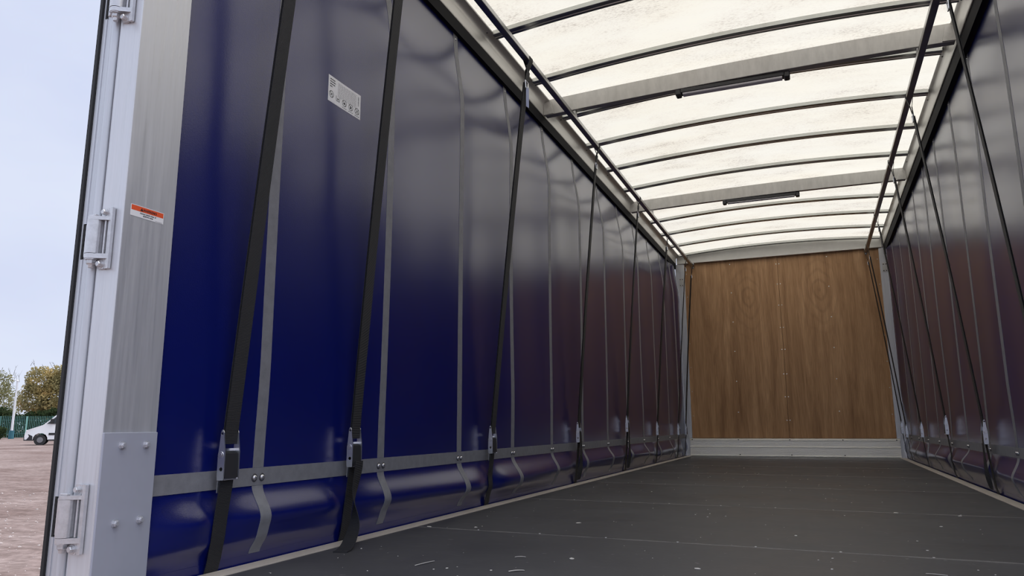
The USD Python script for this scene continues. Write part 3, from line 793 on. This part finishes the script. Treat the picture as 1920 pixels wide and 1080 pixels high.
def on_curtain(m, off):
    """Lay flat artwork given in (y, z) onto the curtain's face."""
    m = m.copy() if len(m.faces) > 400 else m.subdivide().subdivide()
    v = m.vertices
    x = curtain_x(0, v[:, 0], v[:, 1], off) + v[:, 2]
    return trimesh.Trimesh(np.stack([x, v[:, 0], v[:, 1]], 1), m.faces, process=False)


part(cl, 'sheet', strip(0, YA, YB, ZA, ZB, 14, 8, 0.0008, 0.0006), M['label_white'], smooth=False)
lines = [(YA + .010, ZB - .014 - k * .0095, w) for k, w in enumerate((.030, .034, .030, .014))]
part(cl, 'heading_lines', on_curtain(cat(*[flat(sbox(y + a, z, y + min(a + .009, w), z + .0036), .0002) for y, z, w in lines for a in np.arange(0, w, .0108)]), 0.0010), M['ink'])
ln = []
r2 = random.Random(5)
for k in range(11):
    z = ZB - .012 - k * .0052
    y = YA + .060
    while y < YB - .030:
        w = r2.uniform(.006, .016)
        ln.append(flat(sbox(y, z, min(y + w, YB - .028), z + .0014), .0002))
        y += w + .003
part(cl, 'print_lines', on_curtain(cat(*ln), 0.0010), M['ink_grey'])
part(cl, 'barcode', on_curtain(cat(*[flat(sbox(YB - .018, ZB - .012 - a - w, YB - .010, ZB - .012 - a), .0002) for a, w in ((0, .002), (.0035, .001), (.006, .003), (.0105, .001), (.013, .002), (.017, .001), (.020, .003), (.0245, .0015), (.028, .002), (.032, .001), (.035, .002))]), 0.0010), M['ink_grey'])
ring = Point(0, 0).buffer(.0135).difference(Point(0, 0).buffer(.0115))
slash = affinity.rotate(sbox(-.012, -.0010, .012, .0010), -45)
iron = Polygon([(-.007, -.004), (.007, -.004), (.005, .003), (-.002, .004), (-.002, .002), (.003, .0015), (-.006, -.001)])
tub = Polygon([(-.013, .010), (-.010, -.009), (.010, -.009), (.013, .010), (.0112, .010), (.0086, -.007), (-.0086, -.007), (-.0112, .010)])
hand = Polygon([(-.006, -.006), (-.002, .006), (.001, .006), (.001, .001), (.006, .004), (.007, .002), (.001, -.006)])
icons = [('no_sharp_symbol', ring.union(slash).union(affinity.rotate(sbox(-.007, -.0012, .007, .0012), 30))), ('wash_symbol', tub.union(sbox(-.004, -.003, -.0006, .003)).union(sbox(.0006, -.003, .004, .003))),
         ('no_iron_symbol', ring.union(slash).union(iron)), ('no_wring_symbol', ring.union(slash).union(hand)), ('no_fold_symbol', ring.union(slash).union(affinity.rotate(slash, 90)))]
for k, (nm, g) in enumerate(icons):
    part(cl, nm, on_curtain(flat(affinity.translate(g, YA + .020 + k * .0405, ZA + .027 + (0.004 if k == 0 else 0)), .0002), 0.0010), M['ink'])
    if k > 1:
        part(cl, 'caption_line', on_curtain(cat(*[flat(sbox(YA + .006 + k * .0405 + a, ZA + .007, YA + .006 + k * .0405 + a + .008, ZA + .0086), .0002) for a in (0, .010, .020)]), 0.0010), M['ink'])

# ------------------------------------------------------------------ shavings and specks on the floor
def shaving(x, y, ang, L, w, curl):
    q = np.linspace(-0.5, 0.5, 9)
    px = q * L
    py = curl * (q ** 2 - 0.1)
    c, s_ = math.cos(ang), math.sin(ang)
    pts = np.stack([x + c * px - s_ * py, y + s_ * px + c * py, 0.0022 + 0.002 * (1 - 4 * q ** 2)], 1)
    tt = np.gradient(pts, axis=0)
    return ribbon(pts, np.stack([-tt[:, 1], tt[:, 0], 0 * q], 1), w, 0.0009)


SH = [(0.484, 1.997, 1.35, 0.085, 0.0035, 0.016, 'long thin pale wood shaving curled on the floor near the twisted strap tail'),
      (0.775, 1.985, 0.7, 0.045, 0.007, 0.010, 'broad pale curled shaving at the bottom edge of the floor'),
      (0.705, 2.19, 0.4, 0.032, 0.004, 0.014, 'small hooked pale shaving left of the floor middle'),
      (1.835, 2.33, -0.2, 0.05, 0.003, 0.03, 'thin bent thread on the floor at the bottom right')]
for x, y, a, L, w, c, lab in SH:
    solo('wood_shaving', shaving(x, y, a, L, w, c), M['debris'], lab, 'shaving', group='loose shavings on the floor')
fleck = []
spots = [(0.635, 3.017, .016), (0.858, 2.225, .010), (1.233, 2.198, .010), (1.58, 2.321, .006), (1.987, 3.394, .009), (1.868, 3.838, .013), (2.112, 3.801, .012), (0.292, 2.755, .010), (0.112, 2.705, .012), (1.47, 2.95, .006), (1.1, 3.4, .006)]
for k in range(190):
    y = 1.7 + 6.0 * rng.random() ** 1.8
    spots.append((0.12 + 2.2 * rng.random() ** (1.25), y, 0.0016 + 0.0032 * rng.random() ** 2))
for x, y, r in spots:
    mm = trimesh.creation.icosphere(0, 1.0)
    mm.apply_scale((r * rng.uniform(.6, 1.3), r * rng.uniform(.5, 1.0), min(r * .35, .002)))
    mm.apply_transform(trimesh.transformations.rotation_matrix(rng.uniform(0, 3), [0, 0, 1]))
    mm.apply_translation((x, y, 0.0012))
    fleck.append(mm)
solo('floor_debris', cat(*fleck), M['debris'], 'tiny pale chips and flecks scattered over the dark floor', 'debris', kind='stuff', smooth=False)

# ------------------------------------------------------------------ outside: yard, van, fence, trees
GZ = -0.92
M['gravel'] = mat('gravel_yard', {
    'tc': ('texture_coordinate', {}),
    'n1': ('noise_texture', {'scale': 0.35, 'detail': 4.0, 'roughness': 0.6}), 'n2': ('noise_texture', {'scale': 9.0, 'detail': 6.0, 'roughness': 0.7}),
    'v': ('voronoi_texture', {'scale': 28.0}), 'm2': ('mapping', {'scale': (0.5, 2.2, 1.0), 'rotation': (0, 0, 0.9)}), 'n3': ('noise_texture', {'scale': 2.2, 'detail': 5.0, 'roughness': 0.65}),
    'r1': ('rgb_ramp', {'ramp': [(0.35, (0.235, 0.168, 0.150)), (0.65, (0.37, 0.295, 0.275))]}),
    'r2': ('rgb_ramp', {'ramp': [(0.3, (0.62, 0.60, 0.58)), (0.55, (1, 1, 1)), (0.72, (1.3, 1.3, 1.3))]}), 'rv': ('rgb_ramp', {'ramp': [(0.02, (1.5, 1.5, 1.5)), (0.09, (1, 1, 1))]}),
    'r3': ('rgb_ramp', {'ramp': [(0.35, (0.72, 0.68, 0.66)), (0.65, (1.12, 1.12, 1.12))]}),
    'a': ('mix', {'mix_type': 'multiply', 'fac': 1.0}), 'b': ('mix', {'mix_type': 'multiply', 'fac': 1.0}), 'c': ('mix', {'mix_type': 'multiply', 'fac': 1.0}),
    'bp': ('bump', {'strength': 0.6, 'distance': 0.02}), 'p': ('principled_bsdf', {'roughness': 0.9, 'specular_ior_level': 0.2})},
    [('tc.object', 'n1.vector'), ('tc.object', 'n2.vector'), ('tc.object', 'v.vector'), ('tc.object', 'm2.vector'), ('m2.vector', 'n3.vector'), ('n1.fac', 'r1.fac'), ('n2.fac', 'r2.fac'), ('n3.fac', 'r3.fac'), ('v.distance', 'rv.fac'),
     ('r1.color', 'a.color1'), ('r2.color', 'a.color2'), ('a.color', 'b.color1'), ('r3.color', 'b.color2'), ('b.color', 'c.color1'), ('rv.color', 'c.color2'), ('c.color', 'p.base_color'), ('n2.fac', 'bp.height'), ('bp.normal', 'p.normal')], 'p.BSDF')
gx, gy = np.meshgrid(np.linspace(-420, 420, 85), np.linspace(-420, 420, 85), indexing='ij')
near = np.exp(-((gx - 1) ** 2 + (gy - 5) ** 2) / 200)
gz = GZ + (meshkit.fbm(np.stack([gx * .06, gy * .06, 0 * gx], -1), 3, 2) - 0.5) * 0.10 * (1 - near)
i, j = np.meshgrid(np.arange(84), np.arange(84), indexing='ij')
q = (i * 85 + j).ravel()
gp = numbered('/World/ground')
gm = usdkit.mesh(stage, gp, (np.stack([gx, gy, gz], -1).reshape(-1, 3), np.stack([q, q + 85, q + 86, q + 1], 1)), M['gravel'], smooth=True)
tag(gm.GetPrim(), 'brown stony gravel yard outside the vehicle', kind='structure')

M['stone'] = plain('pale_yard_stone', (0.50, 0.44, 0.42), 0.85, vary=0.3, vscale=3)
stones = []
for k in range(2600):
    d_ = 3.5 + 14 * rng.random() ** 1.5
    a_ = rng.uniform(-0.9, 0.55)
    sx_, sy_ = 1.57 - d_ * 0.84 * math.cos(a_) - 1.2, d_ * (0.57 + 0.6 * a_)
    if sx_ > -0.35:
        continue
    mm = trimesh.creation.icosphere(0, 1.0)
    q_ = 0.006 + 0.016 * rng.random() ** 3
    mm.apply_scale((q_ * rng.uniform(.8, 1.5), q_, q_ * .7))
    mm.apply_transform(trimesh.transformations.rotation_matrix(rng.uniform(0, 3), [0.2, 0.3, 1]))
    mm.apply_translation((sx_, sy_, GZ + 0.003))
    stones.append(mm)
solo('yard_stones', cat(*stones), M['stone'], 'small pale stones lying loose on the brown gravel yard', 'stones', kind='stuff', smooth=False)

E = np.array([-0.820, 0.572, 0.0])        # away from the vehicle, towards the far fence
N = np.array([0.572, 0.820, 0.0])         # along the fence, to the right
C0 = np.array([CAM[0], 0, 0])


def at(dist, along, z=0.0):
    return C0 + E * dist + N * along + np.array([0, 0, GZ + z])


def local(m, dist, along, rot=0.0):
    """Place a mesh built with x along the fence, y away from the viewer, z up."""
    v = m.vertices.copy()
    c, s_ = math.cos(rot), math.sin(rot)
    X_, Y_ = v[:, 0] * c - v[:, 1] * s_, v[:, 0] * s_ + v[:, 1] * c
    p = at(dist, along)[None] + X_[:, None] * N + Y_[:, None] * E + np.stack([0 * X_, 0 * X_, v[:, 2]], 1)
    mm = trimesh.Trimesh(p, m.faces, process=False)
    if m.is_watertight and (mm.volume < 0) != (m.volume < 0):
        mm.invert()
    return mm


M['fence'] = plain('green_fence_paint', (0.055, 0.155, 0.135), 0.5)
M['fence_post'] = plain('pale_green_fence_post', (0.20, 0.42, 0.37), 0.5)
FD, FH = 112.0, 2.75
fe = thing('palisade_fence', 'green metal palisade fence at the far side of the yard', 'fence', loc=tuple(at(FD, 0)))
for k in range(-22, 40):
    x = -0.08 + k * 2.75
    part(fe, 'post', local(bx(x - .09, x + .09, -.06, .06, 0, FH - 0.1, .01), FD - .1, 0), M['fence_post'] if k == 0 else M['fence'])
for z in (0.55, FH - 0.55):
    part(fe, 'rail', local(bx(-61, 108, -.03, .03, z - .03, z + .03), FD, 0), M['fence'])
pales = []
for x in np.arange(-61, 108, 0.185):
    pale = trimesh.convex.convex_hull(np.array([(x - .045, 0, .05), (x + .045, 0, .05), (x, .03, .05), (x - .045, 0, FH - .12), (x + .045, 0, FH - .12), (x, .03, FH - .12), (x, .01, FH)]))
    pales.append(local(pale, FD - 0.08, 0))
part(fe, 'pale', cat(*pales), M['fence'], kind='stuff', smooth=False)

M['pole'] = plain('pale_pole_paint', (0.72, 0.74, 0.76), 0.4)
M['bollard'] = plain('blue_green_bollard', (0.03, 0.13, 0.17), 0.5)
PD, PA = 104.0, -1.41
lp = thing('lamp_pole', 'slim white pole standing before the green fence and the trees', 'pole', loc=tuple(at(PD, PA)))
part(lp, 'shaft', cyl(at(PD, PA, 0.9), at(PD, PA, 6.6), 0.15, 14, 0.10), M['pole'])
part(lp, 'base', cyl(at(PD, PA, 0.0), at(PD, PA, 0.95), 0.30, 16, 0.28), M['bollard'], label='blue-green sleeve at the foot of the pole')
part(lp, 'head', cat(cyl(at(PD, PA, 6.6), at(PD, PA, 6.78), 0.17, 14, 0.05), cyl(at(PD, PA - .35, 6.72), at(PD, PA, 6.72), 0.06, 10)), M['pole'])

# van
M['van_white'] = plain('white_van_paint', (0.78, 0.79, 0.81), 0.25)
M['van_black'] = plain('black_van_plastic', (0.018, 0.018, 0.02), 0.5)
M['van_glass'] = plain('van_window_glass', (0.02, 0.024, 0.028), 0.08)
M['tyre'] = plain('tyre_rubber', (0.02, 0.02, 0.021), 0.75)
M['wheel_rim'] = plain('silver_wheel_rim', (0.22, 0.22, 0.23), 0.4, 0.6)
VD, VA, VR = 66.5, 1.01, math.radians(-6)
vn = thing('white_van', 'white van parked in the yard with black bumper and roof fairing', 'van', loc=tuple(at(VD, VA)))
def vl(m):
    m = m.copy()
    m.apply_scale(1.12)
    return local(m, VD, VA, VR)


side = [(-0.88, .38), (-0.90, .62), (-0.86, .86), (-0.72, 1.02), (0.10, 1.32), (0.42, 1.62), (0.98, 2.16), (1.35, 2.33), (1.95, 2.38), (1.95, .36), (0.42, .36), (0.40, .50), (0.30, .68), (0.12, .78), (-0.12, .78), (-0.30, .68), (-0.40, .50), (-0.42, .36)]
cab = ext(side, -0.95, 0.95, 'xz')
v = cab.vertices
k_ = np.clip((v[:, 2] - 1.1) / 1.3, 0, 1) * 0.14 + np.clip((-0.4 - v[:, 0]) / 0.5, 0, 1) * 0.12
v[:, 1] *= 1 - k_
cab.vertices = v
part(vn, 'cab', vl(cab), M['van_white'])
part(vn, 'cargo_box', vl(bx(1.96, 5.6, -1.0, 1.0, .62, 2.55, .03)), M['van_white'])
part(vn, 'roof_fairing', vl(trimesh.convex.convex_hull(np.array([(1.02, -.62, 2.24), (1.02, .62, 2.24), (1.95, -.8, 2.36), (1.95, .8, 2.36), (1.95, -.78, 3.0), (1.95, .78, 3.0), (1.55, -.7, 2.93), (1.55, .7, 2.93), (1.15, -.62, 2.55), (1.15, .62, 2.55)]))), M['van_white'])
part(vn, 'bumper', vl(trimesh.convex.convex_hull(np.array([(-0.95, -.6, .30), (-0.95, .6, .30), (-0.96, -.62, .62), (-.96, .62, .62), (-0.84, -.8, .80), (-.84, .8, .80), (-.44, -.965, .30), (-.44, .965, .30), (-.44, -.965, .60), (-.44, .965, .60), (-0.80, -.86, .32), (-.80, .86, .32)]))), M['van_black'])
for sy in (-1, 1):
    part(vn, 'side_strip', vl(bx(0.46, 1.94, sy * .957 - .012, sy * .957 + .012, .66, .80, .004)), M['van_black'])
    part(vn, 'sill', vl(bx(0.46, 1.94, sy * .93 - .02, sy * .93 + .02, .28, .38, .004)), M['van_black'])
    wn = trimesh.convex.convex_hull(np.array([(0.30, sy * .935, 1.40), (0.98, sy * .862, 2.02), (1.70, sy * .855, 2.06), (1.72, sy * .935, 1.38), (0.30, sy * .90, 1.40), (0.98, sy * .82, 2.02), (1.70, sy * .82, 2.06), (1.72, sy * .90, 1.38)]))
    part(vn, 'side_window', vl(wn), M['van_glass'])
    part(vn, 'mirror', vl(bx(0.50, 0.68, sy * 1.06 - .10, sy * 1.06 + .10, 1.42, 1.72, .04)), M['van_black'])
    for wx in (0.0, 3.9):
        w = part(vn, 'wheel', vl(cat(cyl((wx, sy * .72, .345), (wx, sy * .95, .345), .345, 32))), M['tyre'])
        part(w, 'rim', vl(cat(cyl((wx, sy * .945, .345), (wx, sy * .962, .345), .185, 24, .17), cyl((wx, sy * .955, .345), (wx, sy * .975, .345), .07, 14))), M['wheel_rim'])
part(vn, 'windscreen', vl(trimesh.convex.convex_hull(np.array([(0.12, -.78, 1.35), (0.12, .78, 1.35), (0.95, -.70, 2.15), (.95, .70, 2.15), (0.16, -.78, 1.30), (0.16, .78, 1.30), (1.0, -.70, 2.10), (1.0, .70, 2.10)]))), M['van_glass'])
part(vn, 'headlamp', vl(bx(-.84, -.62, -.86, -.60, .86, 1.0, .03)), M['lamp_lens'])
part(vn, 'chassis', vl(bx(0.4, 5.5, -.45, .45, .36, .62)), M['van_black'])


# trees
def leafy(name, stops):
    return mat(name, {
        'tc': ('texture_coordinate', {}), 'n': ('noise_texture', {'scale': 0.55, 'detail': 4.0, 'roughness': 0.65}), 'g': ('geometry', {}),
        'mm': ('math', {'math_type': 'multiply_add', 'value2': 0.35, 'value3': -0.175}), 'ad': ('math', {'math_type': 'add'}),
        'r': ('rgb_ramp', {'ramp': stops}), 'd': ('diffuse_bsdf', {}), 't': ('translucent_bsdf', {}), 'x': ('mix_closure', {'fac': 0.35})},
        [('tc.object', 'n.vector'), ('g.random_per_island', 'mm.value1'), ('n.fac', 'ad.value1'), ('mm.value', 'ad.value2'), ('ad.value', 'r.fac'), ('r.color', 'd.color'), ('r.color', 't.color'), ('d.BSDF', 'x.closure1'), ('t.BSDF', 'x.closure2')], 'x.closure')


M['leaf_gold'] = leafy('autumn_gold_leaves', [(0.25, (0.27, 0.24, 0.12)), (0.42, (0.54, 0.43, 0.20)), (0.55, (0.78, 0.53, 0.24)), (0.75, (0.84, 0.50, 0.25))])
M['leaf_olive'] = leafy('olive_leaves', [(0.25, (0.24, 0.24, 0.12)), (0.5, (0.44, 0.41, 0.22)), (0.75, (0.62, 0.52, 0.30))])
M['leaf_rust'] = leafy('rusty_leaves', [(0.25, (0.28, 0.20, 0.13)), (0.5, (0.52, 0.36, 0.21)), (0.75, (0.70, 0.48, 0.30))])
M['leaf_green'] = leafy('dark_green_leaves', [(0.25, (0.035, 0.055, 0.025)), (0.55, (0.085, 0.11, 0.05)), (0.8, (0.16, 0.16, 0.08))])
M['bark'] = plain('grey_brown_bark', (0.10, 0.085, 0.07), 0.85, vary=0.3, vscale=8)


def crown(lobes, n, size, seed):
    r = np.random.default_rng(seed)
    vol = np.array([a * b * c for *_, a, b, c in lobes])
    who = r.choice(len(lobes), n, p=vol / vol.sum())
    dirs = r.normal(size=(n, 3))
    dirs /= np.linalg.norm(dirs, axis=1, keepdims=True)
    rad = (0.45 + 0.6 * r.random(n) ** 0.6) * (0.72 + 0.5 * meshkit.noise(dirs * 2.3 + 5 + seed, seed))
    L = np.array(lobes)[who]
    pos = L[:, :3] + dirs * rad[:, None] * L[:, 3:]
    a = r.normal(size=(n, 3))
    a /= np.linalg.norm(a, axis=1, keepdims=True)
    b = np.cross(a, r.normal(size=(n, 3)))
    b /= np.linalg.norm(b, axis=1, keepdims=True)
    sz = size * r.uniform(.6, 1.4, n)[:, None]
    nn = np.cross(a, b) * sz * 0.22
    V = np.stack([pos - a * sz, pos + b * sz * .55 + nn, pos + a * sz, pos - b * sz * .55 + nn], 1).reshape(-1, 3)
    f = np.arange(n)[:, None] * 4
    F = np.vstack([f + [0, 1, 2], f + [0, 2, 3]])
    return trimesh.Trimesh(V, F, process=False)


def twigs(base, spread, h, n, seed, r0=0.03):
    r = np.random.default_rng(seed)
    out = []
    for _ in range(n):
        p = np.array(base) + r.normal(size=3) * np.array([spread, spread * .5, 0.6])
        d = np.array([r.normal() * .35, r.normal() * .35, 1.0])
        L = h * r.uniform(.5, 1.0)
        e = p + d * L
        out.append(cyl(p, e, r0, 5, r0 * .3))
        for _ in range(3):
            q = p + (e - p) * r.uniform(.3, .9)
            dd = d + r.normal(size=3) * .55
            out.append(cyl(q, q + dd * L * r.uniform(.2, .45), r0 * .5, 4, r0 * .2))
    return cat(*out)


def tree(label, dist, along, lobes, leaf, n, size, seed, trunk_h, twig=None, group='trees beyond the fence'):
    t = thing('yard_tree', label, 'tree', loc=tuple(at(dist, along)))
    tr = [cyl((0, 0, -0.1), (0.1, 0, trunk_h), 0.24, 10, 0.15)]
    for (x, y, z, a, b, c) in lobes:
        tr.append(cyl((0.1, 0, trunk_h * .8), (x, y, z), 0.11, 8, 0.04))
    part(t, 'trunk', local(cat(*tr), dist, along), M['bark'], smooth=40)
    part(t, 'foliage', local(crown(lobes, n, size, seed), dist, along), M[leaf], smooth=False)
    if twig:
        part(t, 'bare_twigs', local(cat(*[twigs(*q) for q in twig]), dist, along), M['bark'], smooth=False)


tree('golden leaved autumn tree beyond the fence, behind the white pole', 124, 2.75,
     [(-1.4, 0, 7.6, 2.4, 2.2, 2.2), (1.2, .3, 7.9, 2.5, 2.3, 2.2), (-2.2, 0, 5.0, 2.2, 2.2, 2.2), (0.4, -.4, 5.2, 2.8, 2.4, 2.3), (2.9, 0, 5.6, 2.4, 2.2, 2.4), (1.0, 0, 3.4, 3.6, 2.2, 1.8)], 'leaf_gold', 16000, 0.17, 11, 3.0,
     [((-1, 0, 9.2), 1.4, 1.0, 12, 31), ((2.4, 0, 9.0), 1.0, 1.2, 10, 32)])
tree('thin olive tree at the left edge of the picture beyond the fence', 134, -4.6,
     [(0, 0, 7.4, 2.4, 2.2, 2.3), (-2.0, 0, 5.2, 2.6, 2.3, 2.6), (1.6, 0, 4.6, 2.2, 2.0, 2.6), (-.4, 0, 3.0, 3.0, 2.2, 1.8)], 'leaf_olive', 7000, 0.15, 12, 2.6,
     [((0, 0, 8.6), 1.8, 1.6, 16, 33), ((2.2, 0, 7.4), .8, 1.6, 8, 34)])
tree('rusty brown half bare tree beyond the fence, above the van roof', 136, 6.6,
     [(-.6, 0, 7.6, 2.0, 2.0, 2.6), (1.6, 0, 8.6, 2.4, 2.2, 2.2), (0.4, 0, 5.2, 2.8, 2.2, 2.4), (0.6, 0, 3.2, 3.0, 2.2, 1.8)], 'leaf_rust', 8000, 0.16, 13, 3.0,
     [((-1.4, 0, 9.6), 1.2, 1.9, 16, 35), ((1.4, 0, 10.2), 1.2, 1.4, 12, 36)])
tree('tall rusty tree farther along the fence, behind the rear door', 126, 16.5,
     [(0, 0, 7.4, 3.0, 2.4, 3.2), (0, 0, 4.2, 3.4, 2.4, 2.8)], 'leaf_rust', 5200, 0.22, 14, 3.0)
tree('olive green tree farther along the fence on the left', 126, -15.5,
     [(0, 0, 7.0, 3.2, 2.4, 3.2), (0, 0, 4.0, 3.6, 2.4, 2.8)], 'leaf_olive', 5200, 0.22, 15, 3.0)
tree('round golden tree well to the right along the far fence', 128, 30.0, [(0, 0, 6.4, 3.4, 2.6, 3.0), (-.5, 0, 3.6, 3.8, 2.6, 2.4)], 'leaf_gold', 6000, 0.22, 16, 2.8)
tree('broad olive tree far right along the fence beyond the golden one', 130, 44.0, [(0, 0, 7.0, 3.8, 2.8, 3.0), (1.0, 0, 4.0, 4.6, 2.8, 2.8)], 'leaf_olive', 6500, 0.23, 17, 3.0)
tree('lone rusty tree near the far right end of the fence', 128, 63.0, [(0, 0, 6.2, 3.2, 2.6, 2.8), (0, 0, 3.6, 3.6, 2.6, 2.4)], 'leaf_rust', 5500, 0.23, 18, 2.8)
tree('rusty tree at the far left end of the fence', 128, -32.0, [(0, 0, 6.8, 3.4, 2.6, 3.0), (0, 0, 3.8, 3.9, 2.6, 2.6)], 'leaf_rust', 5500, 0.23, 19, 3.0)
HB = thing('dark_hedge', 'dark green undergrowth hedge behind the palisade fence', 'hedge', kind='stuff', loc=tuple(at(117, 0)))
part(HB, 'foliage', local(crown([(x, 0, 1.9 + .5 * math.sin(x * 1.7), 2.2, 1.2, 1.9) for x in np.arange(-58, 106, 2.6)], 95000, 0.20, 21), 117, 0), M['leaf_green'], smooth=False)
bsh = thing('round_bush', 'dark green round bush before the fence at the left edge', 'bush', loc=tuple(at(100, -2.9)))
part(bsh, 'foliage', local(crown([(-.2, 0, .75, 1.2, 1.1, .85), (-1.9, 0, 1.0, 1.7, 1.2, 1.2)], 5200, 0.12, 22), 100, -2.9), M['leaf_green'], smooth=False)
part(bsh, 'stem', local(cat(*[cyl((x, 0, -.05), (x * 1.5, 0, .9), .05, 6, .03) for x in (-.5, 0, .3)]), 100, -2.9), M['bark'])
